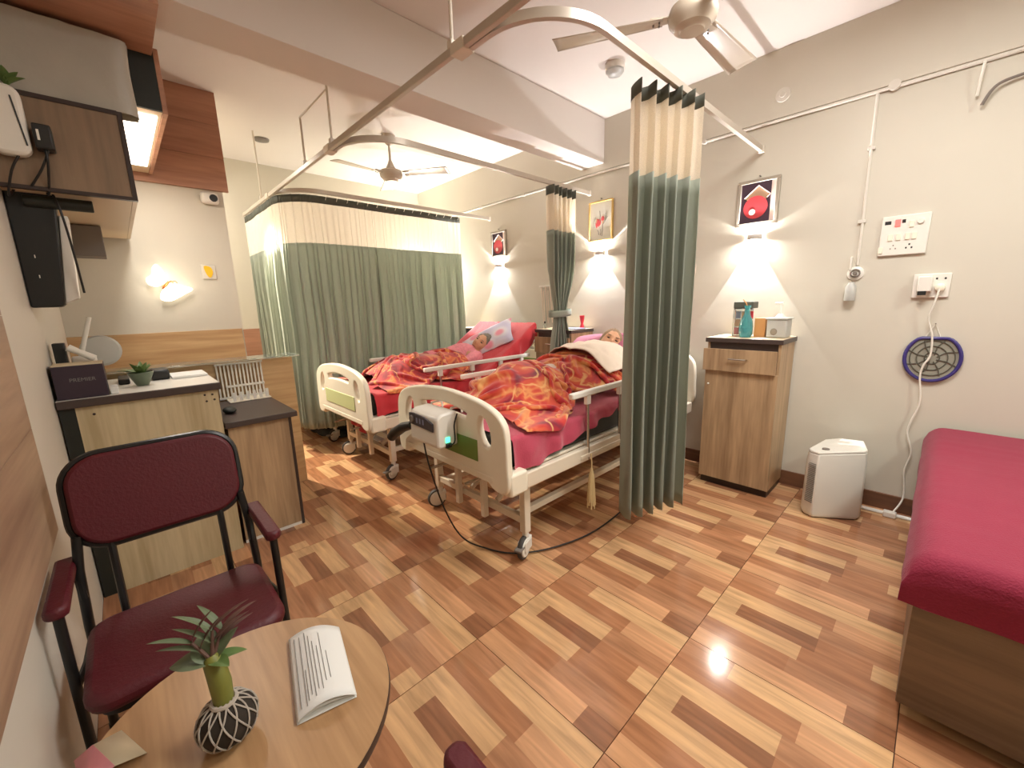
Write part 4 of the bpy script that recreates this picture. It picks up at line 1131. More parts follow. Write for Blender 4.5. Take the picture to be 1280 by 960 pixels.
so = thing('power_socket', 'white power socket with a plugged adapter below the switchboard', 'socket', (-.065, WALL_Y, 1.297))
wobj('cover_plate', MB().box(-.138, .010, WALL_Y - .016, WALL_Y, 1.297, 1.428), M['white'], so, bevel=.004)
wobj('adapter', MB().box(-.118, -.060, WALL_Y - .062, WALL_Y - .014, 1.330, 1.415), M['white'], so, bevel=.006)
wobj('adapter_face', MB().box(-.112, -.078, WALL_Y - .064, WALL_Y - .060, 1.312, 1.334), M['black'], so, bevel=.001)
wobj('plug', MB().lathe([(0, 0), (.022, 0), (.020, .03), (.008, .036), (0, .036)], (-.028, WALL_Y - .014, 1.352), 16, R_Y), M['offwhite'], so)
for x in (-.045, -.012): wobj('socket_hole', MB().box(x - .004, x + .004, WALL_Y - .0165, WALL_Y - .0155, 1.395, 1.405), M['black'], so)

# round blue-rimmed grille hanging on the wall
gr = thing('round_grille', 'indigo-rimmed grey round fan grille hanging on the wall under the socket', 'grille', (-.012, WALL_Y - .012, .83))
cx, cz = -.012, .962
rim = []
for k in range(40):
    a = pi / 2 + 2 * pi * k / 40; x, z = .112 * cos(a), .130 * sin(a)
    rim.append((cx + x, WALL_Y - .016, cz + min(z, .112)))
wobj('rim', MB().tube(rim, .009, 8, closed=True), M['blue'], gr)
wobj('mesh_disc', MB().prism([(p[0], p[2]) for p in rim], WALL_Y - .014, WALL_Y - .010, 'y'), M['mesh_grey'], gr)
for rr in (.03, .062, .09): wobj('wire_ring', MB().tube([(cx + rr * cos(2 * pi * k / 28), WALL_Y - .017, cz + rr * 1.1 * sin(2 * pi * k / 28)) for k in range(28)], .0025, 6, closed=True), M['mesh_line'], gr)
for k in range(8):
    a = 2 * pi * (k + .5) / 8
    wobj('spoke', MB().tube([(cx + .02 * cos(a), WALL_Y - .017, cz + .02 * sin(a)), (cx + .06 * cos(a + .15), WALL_Y - .018, cz + .066 * sin(a + .15)), (cx + .106 * cos(a), WALL_Y - .017, cz + .106 * sin(a))], .0025, 6), M['mesh_line'], gr)
wobj('hanging_loop', MB().tube([(-.052, WALL_Y - .012, 1.075), (-.020, WALL_Y - .012, 1.155), (.010, WALL_Y - .012, 1.075)], .003, 6), M['cord_white'], gr)
single('nail', MB().cyl((-.020, WALL_Y - .03, 1.155), (-.020, WALL_Y, 1.155), .003, n=8), M['grey'], 'nail holding the round grille loop', 'nail')
single('appliance_lead', MB().tube(spline_pts([(-.028, WALL_Y - .05, 1.345), (-.040, WALL_Y - .055, 1.26), (-.050, WALL_Y - .04, 1.18), (-.026, WALL_Y - .035, 1.088), (-.020, WALL_Y - .035, .98), (-.040, WALL_Y - .035, .92), (-.046, WALL_Y - .03, .85), (-.030, WALL_Y - .03, .70), (-.060, WALL_Y - .028, .53), (-.030, WALL_Y - .028, .40), (-.045, WALL_Y - .03, .28), (-.030, WALL_Y - .04, .12), (-.06, WALL_Y - .08, .03), (-.075, WALL_Y - .11, .02)], 8), .0045), M['cord_white'], 'long white lead falling over the round grille to the floor', 'cord')
ex = thing('extension_strip', 'white cable strip lying on the floor along the wall behind the purifier', 'power strip', (-.10, 3.19, 0))
wobj('strip_body', MB().box(-.22, .06, 3.20, 3.235, 0.001, .012), M['white'], ex, bevel=.003)
wobj('plug_block', MB().box(-.105, -.045, 3.165, 3.205, 0.001, .038), M['white'], ex, bevel=.006)
single('ceiling_cable', MB().tube([(-.006, WALL_Y - .036, 2.432), (-.012, WALL_Y - .03, 2.34), (-.014, WALL_Y - .02, 2.285)], .006), M['cord_white'], 'short cable stub hanging from the conduit at the far right', 'cable')
single('ceiling_cable', MB().tube(spline_pts([(.008, WALL_Y - .03, 2.235), (.03, WALL_Y - .035, 2.285), (.06, WALL_Y - .035, 2.315), (.13, WALL_Y - .03, 2.33), (.35, WALL_Y - .03, 2.36)], 6), .007), M['grey'], 'grey loose cable curving along the wall at the far right edge', 'cable')
single('oxygen_tube', MB().tube(spline_pts([(-1.385, WALL_Y - .02, 1.36), (-1.378, WALL_Y - .02, 1.45), (-1.392, WALL_Y - .02, 1.56), (-1.375, WALL_Y - .02, 1.60), (-1.362, WALL_Y - .02, 1.56), (-1.372, WALL_Y - .02, 1.46), (-1.392, WALL_Y - .02, 1.30)], 8), .004), M['rubber_tube'], 'looped clear tube hanging on the wall right of the tall curtain', 'tube')
single('tube_clamp', MB().box(-1.397, -1.380, WALL_Y - .028, WALL_Y - .014, 1.37, 1.40), M['red_cup'], 'tiny red clamp on the looped tube by the tall curtain', 'clamp', bevel=.002)

# ------------------------------------------------------------------ bedside lockers
def locker(x0, x1, zt, label, open_=.02):
    yf, yb = 2.955, WALL_Y - .016
    l = thing('bedside_locker', label, 'locker', ((x0 + x1) / 2, (yf + yb) / 2, 0), group='bedside lockers')
    for xa, xb in ((x0, x0 + .016), (x1 - .016, x1)): wobj('side_panel', MB().box(xa, xb, yf, yb, .045, zt - .03), M['lam'], l, smooth=False, bevel=.001)
    wobj('back_panel', MB().box(x0 + .016, x1 - .016, yb - .012, yb, .045, zt - .03), M['lam'], l, smooth=False)
    wobj('plinth', MB().box(x0 + .006, x1 - .006, yf + .008, yb - .01, 0, .05), M['dark_edge'], l, smooth=False, bevel=.001)
    wobj('bottom_panel', MB().box(x0 + .016, x1 - .016, yf + .01, yb - .012, .05, .066), M['lam'], l, smooth=False)
    wobj('top_board', MB().box(x0 - .012, x1 + .012, yf - .018, yb, zt - .03, zt), M['wenge'], l, bevel=.003)
    wobj('top_laminate', MB().box(x0 - .006, x1 + .006, yf - .012, yb, zt, zt + .0015), M['lam_cream'], l)
    wobj('inner_rail', MB().box(x0 + .016, x1 - .016, yf + .006, yf + .022, zt - .08, zt - .03), M['wenge'], l, smooth=False)
    d = wobj('drawer', MB().box(x0 - .012, x1 - .012, yf - .018 - open_, yf - open_, zt - .222, zt - .072), M['lam'], l, smooth=False, bevel=.0015)
    xm = (x0 + x1) / 2 - .012; ym = yf - .018 - open_; L0 = l.location
    part_w('handle', MB().tube([(xm - .055, ym, zt - .135), (xm - .052, ym - .02, zt - .135), (xm + .052, ym - .02, zt - .135), (xm + .055, ym, zt - .135)], .005, 8), M['chrome'], d, L0)
    part_w('drawer_box', MB().box(x0 + .02, x1 - .03, yf - open_, yf + .2, zt - .215, zt - .10), M['lam'], d, L0, smooth=False)
    dr = wobj('door', MB().box(x0, x1, yf - .018, yf - .001, .055, zt - .224), M['lam'], l, smooth=False, bevel=.0015)
    part_w('knob', MB().ball((x0 + .028, yf - .026, zt - .32), (.007, .009, .007), 12, 8), M['white'], dr, L0)
    return l
locker(-1.110, -.668, 1.060, 'tall oak bedside locker with slightly open drawer, right of the grey-green curtain', .022)
locker(-2.735, -2.31, 1.075, 'oak bedside locker with dark top half hidden by the tied-back curtain', .006)
locker(-4.03, -3.80, 1.06, 'bedside locker with black edge showing left of the raised red backrest', .006)
z0 = 1.0625
jar = thing('glass_jar', 'square glass jar with a dark lid on the right locker', 'jar', (-.955, 3.12, z0))
wobj('jar_body', MB().box(-1.008, -.905, 3.085, 3.185, z0, z0 + .19), M['glass'], jar, bevel=.008)
wobj('lid', MB().box(-1.004, -.882, 3.08, 3.19, z0 + .19, z0 + .235), M['curtain_dark'], jar, bevel=.004)
random.seed(11)
for k in range(9):
    x = -.995 + .036 * (k % 3); z = z0 + .012 + .055 * (k // 3); c_ = ('red', 'white', 'pale blue', 'orange')[k % 4]
    single('packet', MB().box(x, x + .028, 3.10 + .004 * k, 3.15, z, z + .048), [M['red_cup'], M['pillow_white'], M['blue_tray'], M['orange']][k % 4], 'small ' + c_ + ' packet at the ' + ('bottom', 'middle', 'top')[k // 3] + ' ' + ('left', 'centre', 'right')[k % 3] + ' inside the glass jar', 'packet', 'packets in the glass jar', bevel=.002)
single('vase', MB().lathe([(0, 0), (.032, 0), (.040, .02), (.042, .07), (.036, .11), (.018, .15), (.014, .185), (.022, .21), (.018, .21), (.011, .185), (0, .18)], (-.905, 3.045, z0), 24), M['teal_glass'], 'teal glass bottle vase on the right locker', 'vase')
single('twig', MB().tube([(-.905, 3.045, z0 + .19), (-.915, 3.045, z0 + .225), (-.935, 3.045, z0 + .25)], .004), M['orange'], 'orange straw sticking out of the teal vase', 'straw')
single('carton', MB().box(-.872, -.805, 3.10, 3.18, z0, z0 + .125), M['orange'], 'plain orange-brown carton behind the teal vase', 'carton', bevel=.002)
tub = thing('plastic_tub', 'frosted plastic tub at the right end of the locker top', 'tub', (-.735, 3.12, z0))
wobj('tub_body', MB().prism([(-.79, 3.06), (-.675, 3.06), (-.675, 3.19), (-.79, 3.19)], z0, z0 + .12), M['plastic_clear'], tub, bevel=.01)
wobj('tub_lid', MB().box(-.797, -.668, 3.053, 3.197, z0 + .118, z0 + .128), M['plastic_clear'], tub, bevel=.003)
wobj('tub_print', MB().ball((-.745, 3.058, z0 + .04), (.020, .003, .022), 14, 8), M['art_grey'], tub)
pmp = thing('pump_bottle', 'white pump dispenser standing behind the frosted tub', 'bottle', (-.755, 3.225, z0))
wobj('bottle_body', MB().lathe([(0, 0), (.026, 0), (.028, .01), (.028, .13), (.012, .15), (0, .15)], (-.755, 3.228, z0), 20), M['white'], pmp)
wobj('pump_head', MB().cyl((-.755, 3.228, z0 + .15), (-.755, 3.228, z0 + .215), .006, n=10).box(-.79, -.745, 3.220, 3.236, z0 + .212, z0 + .226), M['white'], pmp, bevel=.002)
# things on the other lockers
single('teal_packet', MB().box(-2.60, -2.545, 3.05, 3.11, 1.0775, 1.27), M['teal_glass'], 'pale teal packet on the half-hidden locker, left of the curtain', 'packet', bevel=.004)
bt = thing('dropper_bottle', 'small clear bottle with dark cap at the left edge of the half-hidden locker', 'bottle', (-2.715, 3.05, 1.0775))
wobj('bottle_body', MB().lathe([(0, 0), (.014, 0), (.014, .04), (.007, .05), (0, .05)], (-2.715, 3.05, 1.0775), 14), M['glass'], bt)
wobj('cap', MB().lathe([(0, .05), (.009, .05), (.009, .068), (0, .068)], (-2.715, 3.05, 1.0775), 12), M['black'], bt)
cup = thing('cup', 'red plastic cup on the locker just right of the tied-back curtain', 'cup', (-2.375, 3.20, 1.0775))
wobj('cup_body', MB().lathe([(0, 0), (.020, 0), (.020, .02), (.012, .045), (.018, .07), (.024, .12), (.020, .12), (.010, .06), (0, .055)], (-2.375, 3.20, 1.0775), 20), M['red_cup'], cup)
single('tray', MB().box(-2.47, -2.303, 3.0, 3.16, 1.0768, 1.086), M['blue_tray'], 'pale blue tray at the right corner of the half-hidden locker', 'tray', bevel=.002)
tu = thing('tube_set', 'looped clear tubing and wall outlet behind the middle bed', 'tubing', (-2.85, WALL_Y, 1.15))
wobj('wall_bar', MB().box(-3.0, -2.70, WALL_Y - .02, WALL_Y, 1.485, 1.50), M['white'], tu, bevel=.003)
wobj('regulator', MB().lathe([(0, 0), (.03, 0), (.028, .03), (0, .03)], (-2.76, WALL_Y - .02, 1.46), 18, R_Y), M['grey'], tu)
for k, x in enumerate((-2.96, -2.90, -2.84)): wobj('hanging_tube', MB().tube(spline_pts([(x, WALL_Y - .03, 1.49), (x + .015, WALL_Y - .03, 1.36), (x + .03, WALL_Y - .03, 1.14), (x + .05, WALL_Y - .035, 1.16), (x + .035, WALL_Y - .03, 1.45)], 6), .005), M['rubber_tube'], tu)

# ------------------------------------------------------------------ air purifier
pf = thing('air_purifier', 'white wedge-shaped air purifier with side vents standing right of the locker', 'air purifier', (-.32, 3.03, 0))
base = [(-.472, 2.925), (-.455, 2.885), (-.405, 2.855), (-.205, 2.995), (-.195, 3.03), (-.235, 3.235), (-.36, 3.25), (-.43, 3.18)]
def scaled(poly, k, dx=0): 
    mx = sum(p[0] for p in poly) / len(poly); my = sum(p[1] for p in poly) / len(poly)
    return [(mx + (p[0] - mx) * k + dx, my + (p[1] - my) * k) for p in poly]
def loft(polys, zs):
    mb = MB(); n = len(polys[0]); vs = []; fs = []
    for poly, z in zip(polys, zs):
        for i, p in enumerate(poly): vs.append((p[0], p[1], z if not callable(z) else z(p)))
    for j in range(len(polys) - 1):
        for i in range(n): fs.append((j * n + i, j * n + (i + 1) % n, (j + 1) * n + (i + 1) % n, (j + 1) * n + i))
    fs += [tuple(range(n - 1, -1, -1)), tuple(range((len(polys) - 1) * n, len(polys) * n))]
    return mb.add(vs, fs)
topz = lambda p: .405 + .10 * max(0, (p[0] + .472))
wobj('body', loft([scaled(base, .95), base, scaled(base, .98), scaled(base, .94)], [.006, .03, .34, lambda p: topz(p) - .008]), M['white'], pf, smooth=50, bevel=.006)
wobj('top_lid', loft([scaled(base, .95), scaled(base, .93)], [lambda p: topz(p) - .006, lambda p: topz(p) + .006]), M['white'], pf, smooth=50, bevel=.003)
wobj('foot_ring', loft([scaled(base, .90), scaled(base, .90)], [0.0, .008]), M['grey'], pf)
wobj('dial', MB().lathe([(0, 0), (.020, 0), (.018, .008), (0, .008)], (-.385, 2.945, topz((-.385, 0)) + .004), 20), M['grey'], pf)
for k in range(22):
    z = .10 + .0115 * k
    pA, pB = Vector((-.450, 2.881, z)), Vector((-.407, 2.8555, z))
    d = (pB - pA).normalized(); nr = Vector((d.y, -d.x, 0))
    a = pA + d * .002 + nr * .0015; b = pB - d * .002 + nr * .0015
    wobj('vent_slat', MB().tube([a, b], .0028, 6), M['grey'], pf)

# ------------------------------------------------------------------ day bed at the right
db = thing('day_bed', 'wooden box day bed with dark recessed base at the right edge', 'day bed', (.9, 2.4, 0))
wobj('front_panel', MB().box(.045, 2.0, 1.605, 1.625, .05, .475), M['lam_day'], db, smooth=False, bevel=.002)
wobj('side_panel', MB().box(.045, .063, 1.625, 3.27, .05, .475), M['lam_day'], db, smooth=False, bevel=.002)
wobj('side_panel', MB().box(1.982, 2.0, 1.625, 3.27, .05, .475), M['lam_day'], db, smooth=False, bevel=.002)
wobj('plinth', MB().box(.11, 1.94, 1.70, 3.2, 0, .06), M['dark_edge'], db, smooth=False)
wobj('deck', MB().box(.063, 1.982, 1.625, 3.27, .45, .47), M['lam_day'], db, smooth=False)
single('mattress', MB().box(.05, 1.99, 1.61, 3.265, .477, .567), M['mattress'], 'thin mattress hidden under the crimson cover of the day bed', 'mattress', bevel=.03)
def cover(u, v):
    # cross-section along x (u): hangs down at the left side; along y (v): hangs down in front
    d0 = .115
    sx = -d0 + (2.0 - .03 + d0) * (u ** 1.7 if True else u)
    sy = -.155 + (1.66 + .155) * (v ** 1.5)
    z = .574; x = .043 + max(0, sx); y = 1.602 + max(0, sy)
    hang = 0
    if sx < 0: hang = max(hang, -sx); x -= .010 + .02 * min(1, -sx / .05) + .008 * abs(nz(y, sx, 6, 3))
    if sy < 0: hang = max(hang, -sy); y -= .010 + .012 * min(1, -sy / .05) + .006 * abs(nz(x, sy, 6, 5)) + .006 * sin(x * 22) * min(1, -sy / .1)
    r = .05
    ex_, ey_ = max(0, r - max(0, sx)), max(0, r - max(0, sy))
    z -= hang + (r - sqrt(max(0, r * r - ex_ * ex_))) * .5 + (r - sqrt(max(0, r * r - ey_ * ey_))) * .5
    if hang == 0: z += .007 * nz(x, y, 3, 1) + .004 * abs(nz(x * 1.5, y * 5, 2, 6))
    return (x, y, max(z, .415))
single('bed_cover', MB().grid(cover, 70, 90), M['day_cover'], 'crimson cloth cover tucked over the day bed', 'bed cover', smooth=80)

# ------------------------------------------------------------------ arm chairs
def rounded_rect(hx, hy, r, n=6, cx=0, cy=0):
    pts = []
    for (sx, sy, a0) in ((1, 1, 0), (-1, 1, pi / 2), (-1, -1, pi), (1, -1, 3 * pi / 2)):
        for k in range(n + 1):
            a = a0 + (pi / 2) * k / n
            pts.append((cx + sx * (hx - r) + r * cos(a), cy + sy * (hy - r) + r * sin(a)))
    return pts
def make_chair(label):
    c = thing('arm_chair', label, 'chair', group='maroon arm chairs')
    obj('seat', MB().prism(rounded_rect(.185, .215, .06, 6, -.005, 0), .405, .455), M['maroon'], c, bevel=.018)
    obj('seat_frame', MB().prism(rounded_rect(.165, .195, .05, 5, -.005, 0), .385, .408), M['black_metal'], c)
    # backrest: padded panel leaning back, black rim
    yz = rounded_rect(.205, .135, .085, 8)
    lean = Matrix.Translation((-.262, 0, .785)) @ Matrix.Rotation(radians(-12), 4, 'Y')
    def panel(scale, t0, t1):
        mb = MB(); mb.prism([(a * scale, b_ * scale) for a, b_ in yz], t0, t1, 'x')
        mb.v = [tuple(lean @ Vector((-p[0], p[1], p[2]))) for p in mb.v]
        return mb
    obj('backrest', panel(1, -.018, .018), M['maroon'], c, bevel=.010)
    obj('back_rim', MB().tube([lean @ Vector((-.004, a * 1.02, b_ * 1.02)) for a, b_ in yz], .011, 8, closed=True), M['black_metal'], c)
    for s_ in (-1, 1):
        y = s_ * .235
        obj('armrest', MB().prism([(-.27, y - .0225), (-.27, y + .0225), (.015, y + .0225), (.03, y + .012), (.03, y - .012), (.015, y - .0225)], .605, .636), M['maroon'], c, bevel=.009)
        obj('leg', MB().tube([(.005, y, .606), (.012, y, .50), (.03, y, .012)], .011, 10), M['black_metal'], c)          # front leg
        obj('leg', MB().tube([(-.236, s_ * .20, .70), (-.225, s_ * .21, .60), (-.21, s_ * .215, .43), (-.29, s_ * .225, .012)], .012, 10), M['black_metal'], c)
        obj('arm_support', MB().tube([(-.262, y, .612), (-.222, s_ * .214, .585), (-.21, s_ * .212, .52)], .010, 8), M['black_metal'], c)
        obj('side_stretcher', MB().tube([(.012, y, .40), (-.10, s_ * .222, .392), (-.21, s_ * .214, .40)], .009, 8), M['black_metal'], c)
        obj('back_post', MB().tube([(-.205, s_ * .135, .40), (-.225, s_ * .135, .60), (-.245, s_ * .135, .70)], .010, 8), M['black_metal'], c)
    for nm, y, x in (('foot_cap', .235, .03), ('foot_cap', -.235, .03), ('foot_cap', .225, -.29), ('foot_cap', -.225, -.29)):
        obj(nm, MB().cyl((x, y, 0), (x, y, .03), .014, n=12), M['black'], c)
    return c
ch1 = make_chair('maroon arm chair with black tube frame against the pale wood counter'); ch1.location = (-1.41, .02, 0)
ch2 = copy_tree(ch1); ch2.location = (-.435, .047, 0); ch2.rotation_euler = (0, 0, pi)
ch2['label'] = 'maroon arm chair at the bottom edge, only one armrest end showing'

# ------------------------------------------------------------------ round side table and what lies on it
tx, ty, tz, tr = -.888, .073, .50, .276
tb_ = thing('side_table', 'round beech side table with dark edge in the near left corner', 'table', (tx, ty, 0))
obj('tabletop', MB().lathe([(0, tz - .018), (tr - .002, tz - .018), (tr - .001, tz), (0, tz)], (0, 0, 0), 64), M['lam_top'], tb_)
obj('edge_band', MB().lathe([(tr - .004, tz - .020), (tr, tz - .020), (tr + .0015, tz - .010), (tr, tz - .0015), (tr - .004, tz - .0015)], (0, 0, 0), 64), M['dark_edge'], tb_)
obj('pedestal', MB().cyl((0, 0, .025), (0, 0, tz - .018), .028, n=20), M['black_metal'], tb_)
obj('mount_plate', MB().lathe([(0, tz - .026), (.09, tz - .026), (.09, tz - .018), (0, tz - .018)], (0, 0, 0), 24), M['black_metal'], tb_)
obj('base', MB().lathe([(0, 0), (.19, 0), (.19, .012), (.05, .028), (0, .028)], (0, 0, 0), 40), M['black_metal'], tb_)

bk = thing('booklet', 'folded white printed booklet lying on the round table', 'booklet', (-.90, .215, tz))
A_, B_, C_, D_ = Vector((-1.043, .189, 0)), Vector((-.993, .296, 0)), Vector((-.774, .249, 0)), Vector((-.800, .137, 0))
def bkp(u, v, h):                                # u across the fold, v along it
    p = A_.lerp(B_, u).lerp(D_.lerp(C_, u), v)
    return Vector((p.x, p.y, tz + .0015 + h * (sin(pi * min(1, u * .92 + .04)) ** .8)))
wobj('cover', MB().grid(lambda u, v: bkp(u, v, .026), 24, 10), M['paper'], bk, smooth=80, solid=.0008)
wobj('inner_page', MB().grid(lambda u, v: bkp(u * .98 + .01, v * .985, .014), 24, 8), M['paper'], bk, smooth=80, solid=.0006)
wobj('back_cover', MB().grid(lambda u, v: bkp(u, v, .001), 12, 6), M['paper'], bk, smooth=80, solid=.0006)
for k, (u, v0, v1) in enumerate(((.10, .06, .92), (.20, .08, .94), (.30, .05, .86), (.36, .12, .90), (.42, .22, .84), (.49, .30, .86), (.56, .12, .78), (.64, .40, .76), (.24, .55, .90))):
    pts = [bkp(u, v0 + (v1 - v0) * i / 8, .026) + Vector((0, 0, .0012)) for i in range(9)]
    wobj('text_line', MB().tube(pts, .0009, 4), M['print'], bk)

kp = thing('potted_plant', 'small plant rooted in a dark moss ball netted with white string', 'plant', (-.87, .037, tz))
pc = Vector((0, 0, .045))
obj('moss_ball', MB().ball(pc, (.050, .050, .045), 28, 18), M['moss'], kp)
for k in range(12):
    a0 = 2 * pi * k / 12
    for sg in (-1, 1):
        pts = []
        for i in range(15):
            t = i / 14; ph = -1.25 + 2.55 * t; a = a0 + sg * 1.1 * t
            pts.append(pc + Vector((.0515 * cos(ph) * cos(a), .0515 * cos(ph) * sin(a), .0465 * sin(ph))))
        obj('net_string', MB().tube(pts, .0016, 5), M['string'], kp)
obj('neck_ring', MB().tube([pc + Vector((.020 * cos(2 * pi * k / 20), .020 * sin(2 * pi * k / 20), .0435)) for k in range(20)], .004, 6, closed=True), M['string'], kp)
obj('stem', MB().tube([pc + Vector((0, 0, .03)), pc + Vector((-.006, 0, .075)), pc + Vector((-.013, -.004, .125)), pc + Vector((-.018, -.006, .135))], [.016, .0185, .017, .010], 14), M['stem'], kp)
def leaf(name, base, d, up, ln, wd, m, parent, fold=.25, curl=.3):
    d = Vector(d).normalized(); up = Vector(up); s_ = d.cross(up).normalized(); up = s_.cross(d)
    def fn(u, v):
        x = (u - .5) * 2; w_ = wd * sin(pi * min(1, .06 + .94 * v) ** .8) ** .8
        return Vector(base) + d * (ln * v) + s_ * (x * w_) + up * (fold * abs(x) * w_ - curl * ln * v * v)
    return obj(name, MB().grid(fn, 6, 9), m, parent, smooth=80)
tp = pc + Vector((-.016, -.005, .125))
for (d, ln, wd, mk) in (((-.7, -.9, .25), .075, .030, 'leaf_dark'), ((-.9, -.2, .8), .060, .026, 'leaf_dark'), ((.3, .9, .3), .055, .014, 'leaf'), ((.7, .3, .35), .050, .014, 'leaf'), ((-.3, .7, .8), .06, .016, 'leaf_dark')):
    leaf('leaf', tp, d, (0, 0, 1), ln, wd, M[mk], kp)
for (d, ln) in (((-.25, -.5, 1), .12), ((-.15, .15, 1), .13), ((-.35, .5, 1), .12)):
    e_ = tp + Vector(d).normalized() * ln * .45
    obj('stalk', MB().tube([tp, e_], [.004, .0025], 8), M['leaf_purple'], kp)
    for sd in (-1, 1):
        for q in (.6, 1.0):
            leaf('leaf', tp.lerp(e_, q), Vector(d) + Vector((.3 * sd, .9 * sd, .1)), (0, 0, 1), ln * .55, .007, M['leaf_purple'] if sd > 0 else M['leaf_dark'], kp)

cdv = thing('greeting_card', 'pink and cream folded paper card at the bottom left of the round table', 'card', (-.985, -.135, tz))
wobj('flap', MB().add([(-1.045, -.12, tz + .002), (-1.01, -.155, tz + .030), (-.93, -.125, tz + .030), (-.95, -.085, tz + .002)], [(0, 1, 2, 3)]), M['card_cream'], cdv, solid=.0008)
wobj('fold', MB().add([(-1.01, -.155, tz + .030), (-1.03, -.185, tz + .002), (-.93, -.168, tz + .002), (-.93, -.125, tz + .030)], [(0, 1, 2, 3)]), M['pink_card'], cdv, solid=.0008)

# ------------------------------------------------------------------ nurse's station
st = thing('tall_counter', 'tall pale ash counter with dark top edge behind the maroon chair', 'counter', (-2.9, .05, 0))
wobj('front_panel', MB().box(-2.615, -2.60, -.195, .325, .0, .925), M['lam_light'], st, smooth=False, bevel=.001)
wobj('edge_post', MB().box(-2.618, -2.602, -.245, -.195, 0, .925), M['dark_green'], st, smooth=False)
wobj('side_panel', MB().box(-3.20, -2.617, .310, .327, 0, .925), M['dark_edge'], st, smooth=False)
wobj('top_board', MB().box(-3.22, -2.575, -.247, .340, .925, .962), M['wenge'], st, bevel=.004)
wobj('top_laminate', MB().box(-3.215, -2.580, -.245, .335, .962, .9635), M['white'], st)
for (y, z) in ((.268, .902), (.300, .900), (.272, .868), (.306, .872), (-.14, .885)): wobj('screw_cap', MB().cyl((-2.599, y, z), (-2.602, y, z), .0055, n=10), M['dark_edge'], st)
ld = thing('low_desk', 'low oak desk end with dark top, right of the tall counter', 'desk', (-2.9, .52, 0))
wobj('end_panel', MB().box(-2.655, -2.635, .345, .648, .02, .70), M['lam'], ld, smooth=False, bevel=.001)
wobj('edge_strip', MB().box(-2.66, -2.634, .648, .664, .0, .70), M['dark_edge'], ld, smooth=False)
wobj('front_panel', MB().box(-3.24, -2.662, .630, .648, .0, .70), M['lam'], ld, smooth=False)
wobj('desktop', MB().box(-3.27, -2.60, .332, .692, .70, .732), M['wenge'], ld, bevel=.003)
wobj('kick_strip', MB().box(-2.652, -2.638, .345, .648, 0, .02), M['white'], ld, smooth=False)
pt = thing('counter_screen', 'waist-high oak counter screen with glass top behind the low desk', 'counter', (-3.33, .3, 0))
wobj('screen_panel', MB().box(-3.345, -3.315, -.245, .895, 0, .992), M['clad_oak'], pt, smooth=False, bevel=.001)
wobj('glass_top', MB().box(-3.42, -3.20, -.245, .915, .994, 1.006), M['glass'], pt, bevel=.002)
wobj('bolt', MB().cyl((-3.313, .86, .55), (-3.316, .86, .55), .006, n=8), M['dark_edge'], pt)
rk = thing('file_rack', 'white slatted rack standing on the low desk against the oak screen', 'rack', (-3.22, .55, .733))
for k in range(13):
    y = .425 + .0215 * k
    wobj('slat', MB().box(-3.304, -3.297, y - .005, y + .005, .740, .975), M['white'], rk, smooth=False)
wobj('top_rail', MB().box(-3.308, -3.294, .415, .695, .968, .980), M['white'], rk, bevel=.002)
wobj('bottom_rail', MB().box(-3.308, -3.294, .415, .695, .735, .752), M['white'], rk, bevel=.002)
wobj('mid_rail', MB().box(-3.300, -3.285, .46, .69, .815, .83), M['white'], rk, bevel=.002)
wobj('tray', MB().box(-3.292, -3.15, .45, .69, .734, .742), M['offwhite'], rk, bevel=.002)
for k in range(6):
    wobj('front_slat', MB().box(-3.158, -3.152, .47 + .038 * k, .488 + .038 * k, .742, .80), M['white'], rk)
single('computer_mouse', MB().ball((-2.86, .40, .751), (.055, .035, .020), 18, 10), M['dark_green'], 'dark rounded mouse on the low desk beside the tall counter', 'mouse')
# things on the tall counter
zb = .965
bx_ = thing('carton_box', 'dark purple box lettered PREMIER at the left end of the tall counter', 'box', (-2.66, -.155, zb))
wobj('box_body', MB().box(-2.735, -2.590, -.238, -.078, zb, zb + .145), M['box_purple'], bx_, smooth=False, bevel=.0015)
wobj('box_lid', MB().box(-2.735, -2.592, -.237, -.079, zb + .145, zb + .149), M['card_cream'], bx_, smooth=False)
def text_obj(body, size, loc, rot, m, parent, name='lettering'):
    cu = bpy.data.curves.new(name, 'FONT'); cu.body = body; cu.size = size; cu.align_x = 'CENTER'; cu.extrude = .0003
    t = bpy.data.objects.new('tmp', cu); COL.objects.link(t)
    dg = bpy.context.evaluated_depsgraph_get(); me = bpy.data.meshes.new_from_object(t.evaluated_get(dg))
    bpy.data.objects.remove(t); bpy.data.curves.remove(cu)
    me.transform(Matrix.Translation(loc) @ rot); me.materials.clear()
    return finish(name, me, m, parent, False, 0, 0)
text_obj('PREMIER', .022, Vector((-2.5885, -.150, zb + .075)) - bx_.location, Matrix.Rotation(pi / 2, 4, 'Z') @ Matrix.Rotation(pi / 2, 4, 'X'), M['print'], bx_)
dl = thing('desk_lamp', 'white desk lamp with clear round shade behind the purple box', 'desk lamp', (-2.95, -.14, zb))
wobj('lamp_base', MB().lathe([(0, 0), (.05, 0), (.048, .015), (0, .02)], (-2.95, -.14, zb), 24), M['white'], dl)
wobj('lamp_arm', MB().tube([(-2.95, -.14, zb + .02), (-2.95, -.16, zb + .15), (-2.95, -.10, zb + .35)], .010, 10), M['white'], dl)
wobj('round_shade', MB().lathe([(0, 0), (.078, 0), (.080, .006), (.07, .022), (0, .026)], (-3.02, -.085, zb + .175), 30, Matrix.Rotation(radians(80), 3, 'Y')), M['plastic_clear'], dl)
ph = thing('telephone', 'white handset telephone leaning behind the purple box', 'telephone', (-2.84, -.15, zb))
